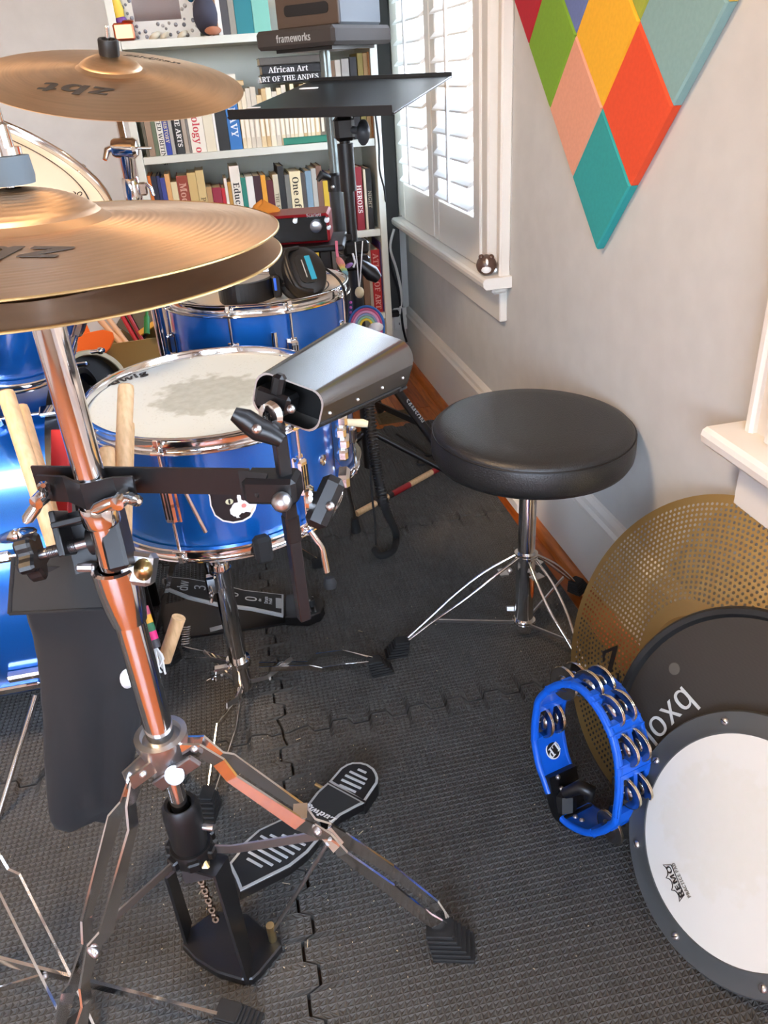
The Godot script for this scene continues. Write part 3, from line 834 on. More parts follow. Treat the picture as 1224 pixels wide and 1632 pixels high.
# the sticker: a black and white cat's face, printed, curved round the shell
func cat_sticker(t: Node3D, sxf: Transform3D) -> void:
	var S := 160
	var im := Image.create(S, S, false, Image.FORMAT_RGB8)
	var nz := FastNoiseLite.new(); nz.seed = 4; nz.frequency = .05
	for y in S:
		for x in S:
			var p := Vector2(float(x) / S, float(y) / S)
			var w := p + Vector2(nz.get_noise_2d(x, y), nz.get_noise_2d(x + 90, y)) * .025
			var c := srgb(26, 23, 24)
			if ((w - Vector2(.66, .77)) / Vector2(.27, .165)).length() < 1.0: c = srgb(236, 230, 224)
			if absf(w.x - .6) < .16 * (w.y - .34) and w.y > .34 and w.y < .75: c = srgb(236, 230, 224)
			if ((w - Vector2(.92, .9)) / Vector2(.16, .13)).length() < 1.0: c = srgb(222, 196, 168)
			if ((w - Vector2(.66, .89)) / Vector2(.12, .06)).length() < 1.0: c = srgb(30, 26, 26)
			for e in [Vector2(.41, .59), Vector2(.77, .5)]:
				if ((p - e) / Vector2(.075, .052)).length() < 1.0: c = srgb(206, 204, 168)
				if ((p - e) / Vector2(.02, .042)).length() < 1.0: c = srgb(18, 18, 16)
			if ((p - Vector2(.67, .71)) / Vector2(.05, .038)).length() < 1.0: c = srgb(222, 132, 122)
			im.set_pixel(x, y, c)
	var m := mat("cat_print", Color.WHITE, .35)
	m.albedo_texture = ImageTexture.create_from_image(im)
	m.texture_repeat = false
	# outline in photo pixels, laid on the shell
	var outl := [[323, 762], [326, 776], [333, 790], [335, 806], [342, 822], [355, 831], [372, 834], [388, 831], [400, 824], [407, 812], [411, 795], [410, 770], [396, 752], [360, 746], [334, 750]]
	var mb := MB.new()
	var mw := MB.new()
	var up := sxf.basis.y
	var poly := PackedVector2Array(); var polw := PackedVector2Array()
	var pts := []
	for o in outl:
		var r := ray(o[0], o[1])
		# meet the shell cylinder
		var oc := sxf.affine_inverse() * O
		var d := sxf.basis.inverse() * r
		var a := d.x * d.x + d.z * d.z
		var b := 2 * (oc.x * d.x + oc.z * d.z)
		var c := oc.x * oc.x + oc.z * oc.z - .1722 * .1722
		var s := (-b - sqrt(b * b - 4 * a * c)) / (2 * a)
		var h := oc + d * s
		pts.append(Vector2(atan2(h.z, h.x) * .1722, h.y))
	var lo: Vector2 = pts[0]; var hi: Vector2 = pts[0]; var mid := Vector2.ZERO
	for p in pts:
		lo = lo.min(p); hi = hi.max(p); mid += p / pts.size()
	for p in pts:
		polw.append(p); poly.append(mid + (p - mid) * .93)
	for k in 2:
		var pl := polw if k == 0 else poly
		var rr := .1724 if k == 0 else .17265
		var idx := Geometry2D.triangulate_polygon(pl)
		for i in range(0, idx.size(), 3):
			var q := [pl[idx[i]], pl[idx[i + 1]], pl[idx[i + 2]]]
			# split finely so that it follows the shell
			subdiv(mw if k == 0 else mb, q[0], q[1], q[2], rr, sxf, lo, hi, 3)
	var w_ := put(mw, "cat_sticker", M.white, t, "white-edged sticker of a black and white cat face")
	put(mb, "sticker_print", m, w_)
func subdiv(mb: MB, a: Vector2, b: Vector2, c: Vector2, rr: float, xf: Transform3D, lo: Vector2, hi: Vector2, n: int) -> void:
	if n > 0:
		var ab := (a + b) / 2; var bc := (b + c) / 2; var ca := (c + a) / 2
		for q in [[a, ab, ca], [ab, b, bc], [ca, bc, c], [ab, bc, ca]]: subdiv(mb, q[0], q[1], q[2], rr, xf, lo, hi, n - 1)
		return
	var P := []; var N := []; var U := []
	for p in [a, b, c]:
		var an: float = p.x / .1722
		P.append(xf * Vector3(rr * cos(an), p.y, rr * sin(an)))
		N.append((xf.basis * Vector3(cos(an), 0, sin(an))).normalized())
		U.append(Vector2((hi.x - p.x) / (hi.x - lo.x), (hi.y - p.y) / (hi.y - lo.y)))
	if (P[1] - P[0]).cross(P[2] - P[0]).dot(N[0]) > 0: mb.tri(P[0], P[1], P[2], N[0], N[1], N[2], U[0], U[1], U[2])
	else: mb.tri(P[0], P[2], P[1], N[0], N[2], N[1], U[0], U[2], U[1])

func hats() -> void:
	var ax := Vector3(-.144, 0, -.682)
	var top := frame(ax + Vector3(0, .9015, 0), Vector3(.022, 1, .012))
	var t := thing("hi_hat_cymbal", "upper bronze hi-hat cymbal with lathed rings and black print", "cymbal", top.origin, "hi-hat pair")
	put(cymbal_mesh(top, .195, .062, .016, .022, .00016), "disc", M.bronze_dull, t)
	put(MB.new().lathe([Vector2(.1948, -.0014), Vector2(.1957, -.0008), Vector2(.1957, .0002), Vector2(.1948, .0006)], top, 120), "edge", M.brass, t)
	var tp := gp(-14, 403, top * Vector3(0, .011, 0), top.basis.y)
	letters("zbt", .03, Transform3D(Basis(-RX, top.basis.y.cross(-RX).normalized(), top.basis.y), tp + Vector3(0, .002, 0)), M.cym_ink, t, "lettering", "Droid Sans", 700, true, 1.6, .0004, [top, .195, .062, .016, .022])
	var bot := frame(ax + Vector3(0, .8825, 0), Vector3(-.022, -1, -.012))
	var b := thing("hi_hat_cymbal", "lower bronze hi-hat cymbal turned upside down under its pair", "cymbal", bot.origin, "hi-hat pair")
	put(cymbal_mesh(bot, .195, .062, .016, .022, .00012), "disc", M.bronze_dull, b)
	put(MB.new().lathe([Vector2(.1948, -.0014), Vector2(.1957, -.0008), Vector2(.1957, .0002), Vector2(.1948, .0006)], bot, 120), "edge", M.brass, b)

# ---------- stands, pedals, stool ----------
func dep(p: Vector3) -> float:
	return -(p - O).dot(RZ)
# double flat-bar leg: photo points of the top edges, each with its offset from the leg's upright plane
func leg_bars(t: Node3D, pts: Array, ax: Vector3, side: Vector3, w: float, th: float, m: Material) -> MeshInstance3D:
	var mb := MB.new()
	for path in pts:
		var P := []
		for q in path: P.append(gp(q[0], q[1], ax + side * q[2], side) - Vector3(0, w * .5, 0))
		mb.bar(P, w, th, Vector3.UP)
	return put(mb, "leg", m, t)
func ribbed_foot(t: Node3D, p: Vector3, dir: Vector3, s: float, tall: float) -> void:
	# rubber foot: stepped ribs, toe outwards
	var b := Basis(dir, Vector3.UP, dir.cross(Vector3.UP))
	var mb := MB.new()
	var n := 6
	for k in n:
		var f := float(k) / (n - 1)
		mb.box(p + dir * (.012 - f * .016) * s / .036 + Vector3(0, tall * (k + .5) / n, 0), Vector3(s * (1.35 - .5 * f), tall / n * .8, s * (1.0 - .28 * f)), b, .0012)
	mb.box(p + Vector3(0, tall * .5, 0), Vector3(s * .72, tall * .96, s * .6), b, .001)
	put(mb, "rubber_foot", M.rubber, t)
func wing(t: Node3D, c: Vector3, nrm: Vector3, dir: Vector3, s: float, m: Material, called := "wing_nut") -> void:
	var z := nrm.normalized()
	var x := (dir - z * dir.dot(z)).normalized()
	var y := z.cross(x)
	var mb := MB.new().lathe([Vector2(0, -.3 * s), Vector2(.34 * s, -.3 * s), Vector2(.3 * s, .45 * s), Vector2(0, .5 * s)], frame(c, z, x), 14)
	for k in [-1.0, 1.0]:
		mb.tube([c + x * k * .2 * s, c + x * k * .62 * s + z * .18 * s, c + x * k * 1.0 * s + z * .5 * s, c + x * k * 1.15 * s + z * .62 * s], [.22 * s, .27 * s, .26 * s, .1 * s], 8)
	put(mb, called, m, t)

const HA := Vector3(-.145, 0, -.683)
func hx(h: float) -> Vector3:
	return HA + Vector3(0, h, 0)
func hat_stand() -> void:
	var t := thing("hi_hat_stand", "chrome hi-hat stand with ribbed rubber feet and black pedal frame", "stand", HA)
	var I := Basis.IDENTITY
	# clutch above the cymbals
	put(rod(hx(.15), hx(1.13), .0032, 10), "pull_rod", M.chrome, t)
	var cl := put(MB.new().lathe([Vector2(.007, .942), Vector2(.0185, .942), Vector2(.0195, .947), Vector2(.0185, .961), Vector2(.007, .962)], Transform3D(I, HA), 24), "clutch_felt", M.felt_grey, t)
	put(MB.new().lathe([Vector2(.004, .962), Vector2(.0145, .962), Vector2(.0145, .967), Vector2(.01, .967), Vector2(.0095, .982), Vector2(.0075, .984), Vector2(.0075, 1.02), Vector2(.011, 1.022), Vector2(.011, 1.036), Vector2(.004, 1.04)], Transform3D(I, HA), 18), "clutch", M.chrome, t)
	# cup under the cymbals
	put(MB.new().lathe([Vector2(0, .838), Vector2(.019, .838), Vector2(.022, .842), Vector2(.034, .852), Vector2(.038, .862), Vector2(.0385, .866), Vector2(.036, .868), Vector2(0, .862)], Transform3D(I, HA), 32), "cymbal_cup", M.black_plastic, t)
	put(MB.new().lathe([Vector2(.0381, .8605), Vector2(.0393, .863), Vector2(.0393, .866), Vector2(.038, .868)], Transform3D(I, HA), 32), "cup_rim", M.chrome, t)
	# tubes
	put(MB.new().lathe([Vector2(.0136, .55), Vector2(.0136, .84), Vector2(0, .84)], Transform3D(I, HA), 32), "upper_tube", M.chrome, t)
	put(MB.new().lathe([Vector2(.0155, .33), Vector2(.0155, .55), Vector2(0, .55)], Transform3D(I, HA), 32), "lower_tube", M.chrome, t)
	var sl := put(MB.new().lathe([Vector2(.0155, .533), Vector2(.0178, .534), Vector2(.0208, .555), Vector2(.0225, .578), Vector2(.0228, .598), Vector2(.02, .6), Vector2(.0155, .598)], Transform3D(I, HA), 32), "tube_sleeve", M.chrome, t)
	var cr := RX * .8 - RZ * -.0
	var bk := at(222, 905, dep(hx(.585)) - .003)
	put(MB.new().box(bk, Vector3(.03, .032, .026), Basis(RX, RY, RZ).rotated(RZ, -.15), .004), "clamp_block", M.nickel, sl)
	put(MB.new().ball(at(228, 908, dep(bk) - .014), .0095, 16, Vector3(1, 1.15, .5), Basis(RX, RY, RZ)), "domed_rivet", M.brass, sl)
	put(MB.new().box(at(140, 904, dep(hx(.585)) - .006), Vector3(.018, .008, .02), Basis(RX, RY, RZ), .0025), "clamp_wing", M.nickel, sl)
	# memory lock under the arm clamp
	var ml := put(MB.new().lathe([Vector2(.0135, .647), Vector2(.0165, .647), Vector2(.0175, .65), Vector2(.0175, .664), Vector2(.0165, .667), Vector2(.0135, .667)], Transform3D(I, HA), 28), "memory_lock", M.chrome, t)
	put(MB.new().box(at(178, 800, dep(hx(.657)) - .012), Vector3(.022, .016, .014), Basis(RX, RY, RZ).rotated(RZ, .1), .004), "lock_block", M.nickel, ml)
	# leg hub
	var hub := put(MB.new().lathe([Vector2(.0155, .318), Vector2(.019, .318), Vector2(.0225, .335), Vector2(.024, .35), Vector2(.0285, .368), Vector2(.029, .378), Vector2(.0225, .379), Vector2(.021, .372), Vector2(.0155, .371)], Transform3D(I, HA), 32), "leg_hub", M.nickel, t)
	put(MB.new().lathe([Vector2(.0102, .24), Vector2(.0102, .33)], Transform3D(I, HA), 24), "inner_tube", M.chrome, t)
	var wc := at(281, 1232, dep(hx(.325)) - .03)
	var wb := put(MB.new().box(wc, Vector3(.064, .017, .006), Basis(RX, RY, RZ).rotated(RZ, .72).rotated(RX, .55), .0015).lathe([Vector2(.0, -.012), Vector2(.011, -.012), Vector2(.011, .008), Vector2(.0, .009)], frame(wc, RZ, RX), 20), "hub_wing", M.steel, t)
	put(rod(wc, hx(.33), .005, 10), "hub_screw", M.nickel, wb)
	# black lower sleeve and strut ring
	put(MB.new().lathe([Vector2(.012, .193), Vector2(.0195, .193), Vector2(.0215, .2), Vector2(.0225, .25), Vector2(.0215, .262), Vector2(.018, .268), Vector2(.0145, .266), Vector2(.0125, .258)], Transform3D(I, HA), 32), "lower_sleeve", M.black_satin, t)
	var ring := MB.new().lathe([Vector2(.012, .176), Vector2(.0245, .176), Vector2(.026, .18), Vector2(.026, .192), Vector2(.0245, .197), Vector2(.02, .197)], Transform3D(I, HA), 32)
	for k in 6: ring.box(hx(.187) + Vector3(cos(k * TAU / 6 + .4), 0, sin(k * TAU / 6 + .4)) * .0255, Vector3(.012, .014, .016), Basis(Vector3.UP, -k * TAU / 6 - .4), .002)
	put(ring, "strut_ring", M.black_plastic, t)
	put(rod(hx(.228) + RX * .012, hx(.226) + RX * .034 + RZ * .004, .0042, 10), "stop_pin", M.nickel, t)
	# right front leg
	var fr := gy(722, 1512, 0.0)
	var dr := (fr - HA).normalized()
	var sd := Vector3.UP.cross(dr).normalized()
	if sd.dot(O - HA) < 0: sd = -sd
	var l1 := leg_bars(t, [
		[[287, 1174, -.013], [321, 1172, -.013], [347, 1197, -.008], [365, 1201, -.013], [480, 1280, -.013], [496, 1302, -.005], [520, 1312, -.005], [543, 1326, -.013], [620, 1377, -.013], [690, 1432, -.010], [708, 1456, -.003]],
		[[287, 1186, .013], [313, 1186, .013], [347, 1206, .009], [368, 1232, .013], [477, 1306, .013], [494, 1313, .005], [520, 1326, .005], [534, 1339, .008], [546, 1354, .013], [620, 1408, .013], [680, 1456, .008], [704, 1470, .003]]], HA, sd, .0165, .003, M.chrome)
	for r in [[310, 1195, .0145], [506, 1328, .007]]: put(MB.new().ball(gp(r[0], r[1], HA + sd * r[2], sd), .0048, 12, Vector3(1, 1, .6), Basis(dr, Vector3.UP, dr.cross(Vector3.UP))), "rivet", M.nickel, l1)
	for q in [[[479, 1281], [478, 1305], 0.0], [[512, 1318], [540, 1351], 0.0]]: put(MB.new().bar([gp(q[0][0], q[0][1], HA - sd * .006, sd), gp(q[1][0], q[1][1], HA + sd * .012, sd)], .0165, .0022, dr), "spacer", M.chrome, l1)
	ribbed_foot(t, fr - dr * .012, dr, .04, .046)
	put(MB.new().bar([hx(.187) + dr * .024, hx(.187) + dr * .05, gp(505, 1332, HA + sd * .002, sd)], .013, .0025, Vector3.UP), "strut", M.nickel, t)
	# left front leg
	var fl := Vector3(-.325, 0, -.535)
	var dl := (fl - HA).normalized()
	var s2 := Vector3.UP.cross(dl).normalized()
	if s2.dot(RX) > 0: s2 = -s2
	var l2 := leg_bars(t, [
		[[216, 1226, .004], [209, 1240, .004], [199.5, 1271, .005], [180, 1293, .013], [134.6, 1456, .013], [136, 1492, .005], [118, 1560, .005], [106, 1574, .012], [90, 1632, .012], [72, 1700, .012]],
		[[222, 1228, -.004], [214, 1240, -.004], [205.5, 1274, -.005], [209, 1310, -.013], [166, 1478, -.013], [146.6, 1500, -.005], [131, 1562, -.005], [134.6, 1591, -.012], [125, 1632, -.012], [108, 1700, -.012]]], HA, s2, .0165, .003, M.chrome)
	for r in [[228, 1234], [152, 1520]]: put(MB.new().ball(gp(r[0], r[1], HA - s2 * .008, s2), .0048, 12), "rivet", M.nickel, l2)
	put(MB.new().bar([hx(.352) + dl * .018 + s2 * .009, hx(.35) + dl * .05 + s2 * .006], .018, .0025, Vector3.UP).bar([hx(.352) + dl * .018 - s2 * .009, hx(.35) + dl * .05 - s2 * .006], .018, .0025, Vector3.UP), "leg_tab", M.nickel, l2)
	put(MB.new().bar([hx(.187) + dl * .024, gp(183, 1462, HA, s2)], .011, .0025, Vector3.UP), "strut", M.nickel, t)
	ribbed_foot(t, fl + dl * .01, dl, .036, .036)
	# third leg, behind the stick bag
	var d3 := -(dr + dl).normalized()
	put(MB.new().bar([hx(.345) + d3 * .02, HA + d3 * .29 + Vector3(0, .03, 0)], .0165, .02, Vector3.UP), "leg", M.chrome, t)
	ribbed_foot(t, HA + d3 * .3, d3, .036, .036)
	# pedal: base plate, upright frame, chain, footboard
	var pl := PackedVector2Array()
	for q in [[290, 1506], [310, 1527], [345, 1549], [385, 1561], [402, 1560], [414, 1549], [449, 1506], [446, 1494], [425, 1482], [395, 1455], [340, 1450], [300, 1480]]:
		var p := gy(q[0], q[1], .015)
		pl.append(Vector2(p.x, -p.z))
	put(MB.new().prism(pl, .001, .015, Transform3D(Basis(Vector3.RIGHT, Vector3(0, 0, -1), Vector3.UP), Vector3.ZERO), .002), "base_plate", M.black_metal, t)
	var dt := dep(hx(.16))
	put(MB.new().bar([at(292, 1362, dt), at(268, 1385, dt), gy(300, 1488, .015)], .03, .004, RX.cross(Vector3.UP)).bar([at(300, 1364, dt - .01), at(352, 1382, dt - .02), gy(398, 1549, .016)], .036, .004, RX.cross(Vector3.UP)), "pedal_frame", M.black_metal, t)
	put(MB.new().bar([hx(.18), at(318, 1400, dt - .005)], .034, .012, RX), "pull_link", M.black_metal, t)
	var ch := MB.new()
	for k in 10:
		var p := at(318 + k * 2.9, 1396 + k * 7.6, dt - .002 + k * .003)
		ch.lathe([Vector2(.0022, -.0024), Vector2(.0044, -.0024), Vector2(.0044, .0024), Vector2(.0022, .0024), Vector2(.0022, -.0024)], frame(p, RX if k % 2 == 0 else RZ, Vector3.UP), 10)
	put(ch, "chain", mat("chain_steel", srgb(96, 78, 64), .35, 1.0), t)
	put(MB.new().box(at(325, 1378, dt - .022), Vector3(.013, .02, .012), Basis(RX, RY, RZ).rotated(RZ, .5), .002), "chain_clip", M.brass, t)
	# spring post by the plate
	put(rod(gy(435, 1497, .015), gy(435, 1497, .015) + Vector3(0, .03, 0), .0055, 12), "spring_post", M.brass, t)
	put(rod(gy(434, 1486, .03), gp(522, 1345, HA + sd * .01, sd), .0024, 8), "side_rod", M.nickel, t)
	# footboard
	var h0 := gy(522, 1247, .034); var h1 := gy(581, 1279, .034)
	var toe := gy(382, 1420, .1)
	var fn := (h1 - h0).cross(toe - h0).normalized()
	if fn.y < 0: fn = -fn
	var ex := (h1 - h0).normalized()
	var fx := Transform3D(Basis(ex, fn.cross(ex), fn), h0)
	var inv := fx.affine_inverse()
	var ol := PackedVector2Array()
	for q in [[522, 1247], [505, 1262], [489, 1283], [466, 1297], [444, 1307], [412, 1322], [389, 1342], [377, 1361], [364, 1377], [376, 1401], [383, 1420], [425, 1399], [463, 1380], [491, 1358], [508, 1338], [516, 1325], [524, 1316], [543, 1299], [567, 1286], [581, 1279]]:
		var p := inv * gp(q[0], q[1], h0, fn)
		ol.append(Vector2(p.x, p.y))
	put(MB.new().prism(ol, -.0014, 0.0, fx, .0004), "board_edge", M.silver_ink, t)
	var inl := Geometry2D.offset_polygon(ol, -.0042)
	var fb := put(MB.new().prism(inl[0], -.0012, .0008, fx), "tread", M.black_satin, t)
	put(MB.new().prism(ol, -.016, -.0015, fx, .001), "footboard", M.black_metal, t)
	var sm := MB.new()
	for q in [[275, 760, 365, 810], [285, 715, 435, 800], [310, 675, 490, 775], [340, 640, 535, 750], [365, 607, 580, 725], [430, 600, 620, 695], [510, 600, 655, 665], [590, 595, 680, 635], [650, 590, 705, 602]]:
		var a := gp(330 + q[0] / 4.22, 1190 + q[1] / 4.22, h0, fn); var b := gp(330 + q[2] / 4.22, 1190 + q[3] / 4.22, h0, fn)
		sm.box((a + b) / 2 + fn * .0012, Vector3(a.distance_to(b) + .003, .0042, .0016), Basis((b - a).normalized(), fn.cross((b - a).normalized()), fn), .0005)
	put(sm, "tread_bars", M.silver_ink, fb)
	var lx := (gp(494, 1287, h0, fn) - gp(526, 1303, h0, fn)).normalized()
	letters("Ludwig", .0105, Transform3D(Basis(lx, fn.cross(lx), fn), gp(509, 1297, h0, fn) + fn * .0014), M.white, t, "lettering", "Droid Serif", 700, true, 1.0)
	# heel plate
	var hp := PackedVector2Array()
	for q in [[524, 1246], [543, 1224], [553, 1218], [562, 1215], [575, 1215], [586, 1218], [596, 1225], [601, 1233], [603, 1240], [602, 1248], [585, 1273], [580, 1280]]:
		var p := gy(q[0], q[1], .03)
		hp.append(Vector2(p.x, -p.z))
	var hxf := Transform3D(Basis(Vector3.RIGHT, Vector3(0, 0, -1), Vector3.UP), Vector3.ZERO)
	put(MB.new().prism(hp, .0295, .0304, hxf, .0003), "heel_edge", M.silver_ink, t)
	put(MB.new().prism(hp, .002, .0295, hxf, .0015), "heel_plate", M.black_metal, t)
	var ht := put(MB.new().prism(Geometry2D.offset_polygon(hp, -.0042)[0], .02, .0311, hxf), "tread", M.black_satin, t)
	sm = MB.new()
	for q in [[1020, 155, 1065, 175], [965, 170, 1070, 220], [935, 195, 1055, 250], [910, 225, 1030, 280], [895, 260, 995, 305], [900, 300, 940, 322]]:
		var a := gy(330 + q[0] / 4.22, 1190 + q[1] / 4.22, .031); var b := gy(330 + q[2] / 4.22, 1190 + q[3] / 4.22, .031)
		sm.box((a + b) / 2 + Vector3(0, .0004, 0), Vector3(a.distance_to(b) + .003, .0016, .0042), Basis((b - a).normalized(), Vector3.UP, (b - a).normalized().cross(Vector3.UP)), .0005)
	put(sm, "tread_bars", M.silver_ink, ht)
	put(rod(gy(520, 1250, .03), gy(583, 1281, .03), .004, 10), "heel_hinge", M.black_satin, t)
	put(rod(gy(514, 1256, .026), gy(503, 1250, .026), .003, 8), "heel_pin", M.brass, t)

func cowbell() -> void:
	# arm clamp on the hi-hat tube
	var e := gy(456, 778, .675)
	var t := thing("accessory_arm", "black steel mounting arm clamped round the hi-hat tube with wing nuts", "bracket", hx(.68))
	var a0 := gy(62, 757, .684) ; var a1 := gy(404, 762, .684)
	var dir := (a1 - a0).normalized()
	var back := dir.cross(Vector3.UP).normalized()
	if back.dot(RZ) > 0: back = -back
	var off := (hx(.684) - a0) - dir * (hx(.684) - a0).dot(dir)
	var ctr := a0 + off + back * .017
	var c0 := ctr; var c1 := ctr + (a1 - a0)
	put(MB.new().bar([c0, c1], .026, .003, Vector3.UP), "arm_plate", M.black_metal, t)
	var m0 := c0 + dir * dir.dot(hx(.684) - c0)
	var fb := -back
	put(MB.new().bar([m0 - dir * .052 + fb * .018, m0 - dir * .024 + fb * .02, m0 + fb * .034, m0 + dir * .024 + fb * .02, m0 + dir * .042 + fb * .018], .026, .003, Vector3.UP), "clamp_plate", M.black_metal, t)
	for k in [[-.045, -.6], [.033, .35]]:
		var p: Vector3 = m0 + dir * k[0]
		put(rod(p - fb * .004, p + fb * .034, .0032, 8), "clamp_bolt", M.chrome, t)
		wing(t, p + fb * .03 - Vector3(0, .004, 0), fb, dir * cos(k[1]) * .7 + Vector3.UP * (.75 if k[0] < 0 else .15), .0215, M.chrome)
	# raised end box carrying the rod clamp
	var eb := Basis(dir, Vector3.UP, dir.cross(Vector3.UP))
	put(MB.new().box(e - dir * .012 + Vector3(0, .002, 0), Vector3(.05, .026, .03), eb, .004), "rod_clamp", M.black_plastic, t)
	put(MB.new().bar([c1 - dir * .01, c1 + dir * .012 + fb * .006, e - dir * .02], .024, .003, Vector3.UP), "arm_end", M.black_metal, t)
	var ball := at(449, 800, dep(e) - .017)
	put(MB.new().ball(ball, .0095, 14), "clamp_pin", M.nickel, t)
	var wp := at(489, 795, dep(e) - .002)
	put(MB.new().lathe([Vector2(.004, 0), Vector2(.012, 0), Vector2(.013, .003), Vector2(.011, .006), Vector2(.004, .006)], frame(wp, RX, RY), 20), "washer", M.chrome, t)
	put(MB.new().tube([wp + RX * .002, wp + RX * .014], .007, 12).box(at(518, 800, dep(e) - .006), Vector3(.021, .05, .018), Basis(RX, RY, RZ).rotated(RZ, -.42), .006), "wing_nut", M.black_plastic, t)
	put(MB.new().ball(at(526, 807, dep(e) - .0165), .0045, 10), "wing_pin", M.nickel, t)
	# upright rod
	var rb := Basis(Vector3.UP, .3)
	put(MB.new().box(Vector3(e.x, .628, e.z), Vector3(.0115, .2, .0115), rb, .001), "upright_rod", M.black_metal, t)
	put(MB.new().box(Vector3(e.x, .633, e.z), Vector3(.014, .03, .013), rb, .002), "rod_stop", M.black_plastic, t)
	var kn := Vector3(e.x, .733, e.z)
	# bell
	var cn := at(458, 641, .672)
	var cf := at(590, 571, .838)
	var w := (cf - cn).normalized()
	var x := at(517, 632, .672) - at(400, 600, .672)
	x = (x - w * x.dot(w)).normalized()
	var y := w.cross(x)
	if y.y < 0: y = -y
	var bt := thing("cowbell", "dark brushed steel cowbell mounted over the snare drum", "cowbell", cn)
	var outer := []; var inner := []
	var K := 10
	for i in K + 1:
		var f := float(i) / K
		for g in 2:
			var W := lerpf(.0655, .094, f) - .003 * g
			var H := lerpf(.036, .058, f) - .003 * g
			var r := lerpf(.011, .02, f)
			var row := []
			var pr := rrect(W, H, r, 5)
			for q in pr.size() + 1:
				var p := pr[q % pr.size()]
				# belly the long sides a little
				var bulge := .0016 * (1.0 - pow(absf(p.x) / (W / 2), 2.0)) * signf(p.y)
				row.append(cn.lerp(cf, f) + x * p.x + y * (p.y + bulge))
			if g == 0: outer.append(row)
			else: inner.append(row)
	var bm := MB.new().grid(outer)
	var rim := MB.new()
	for i in outer[0].size() - 1:
		rim.f4(outer[0][i], outer[0][i + 1], inner[0][i + 1], inner[0][i])
		bm.f4(outer[K][i + 1], outer[K][i], inner[K][i], inner[K][i + 1])
	var body := put(bm, "bell_body", M.bell_steel, bt)
	put(rim, "edge", M.nickel, body)
	put(MB.new().grid(inner), "bell_inside", M.bell_inside, bt)
	var pr2 := rrect(.064, .034, .01, 4)
	var pp := PackedVector2Array()
	for p in pr2: pp.append(p)
	put(MB.new().prism(pp, 0.0, .002, Transform3D(Basis(x, y, x.cross(y)), cn.lerp(cf, .16))), "back_plate", M.bell_inside, bt)
	# folded seam and weld dots along the side
	var ss := MB.new()
	ss.bar([cn.lerp(cf, .0) + x * .0331 - y * .0085, cn.lerp(cf, .9) + x * .0457 - y * .0125], .0012, .0012, y)
	ss.bar([cn.lerp(cf, .9) + x * .0457 - y * .0125, cn.lerp(cf, .9) + x * .0457 - y * .0165, cn.lerp(cf, 1.0) + x * .0468 - y * .0165], .0022, .0014, y)
	put(ss, "seam", M.ink, body)
	var wd := MB.new()
	for f in [.08, .36, .64, .9]: wd.ball(cn.lerp(cf, f) + x * lerpf(.0328, .047, f) - y * .002, .0016, 8)
	put(wd, "weld_dots", M.nickel, body)
	# mounting bracket in the narrow end
	put(MB.new().box(cn - x * .013 + w * .006 - y * .003, Vector3(.034, .018, .022), Basis(x, y, x.cross(y)), .003).box(cn - x * .011 + y * .012, Vector3(.011, .02, .011), Basis(x, y, x.cross(y)), .003), "mount_block", M.black_plastic, bt)
	put(MB.new().lathe([Vector2(.005, 0), Vector2(.011, 0), Vector2(.0125, .003), Vector2(.0105, .008), Vector2(.005, .009)], frame(at(437, 660, .667), -w + RX * -.3, x), 20), "mount_washer", M.chrome, bt)
	put(MB.new().ball(at(464, 652, .66), .004, 10), "mount_screw", M.nickel, bt)
	var k0 := at(434, 670, .664)
	put(MB.new().tube([k0, at(440, 684, .666), kn], [.009, .0085, .0072], 10), "knuckle", M.black_plastic, bt)
	put(MB.new().tube([at(372, 659, .652), at(390, 668, .654), at(412, 684, .656), at(430, 690, .658), at(450, 702, .66)], [.006, .0095, .0105, .0095, .0065], 10), "wing_nut", M.black_plastic, bt)
	put(MB.new().ball(at(409, 684, .644), .0045, 12), "wing_pin", M.nickel, bt)

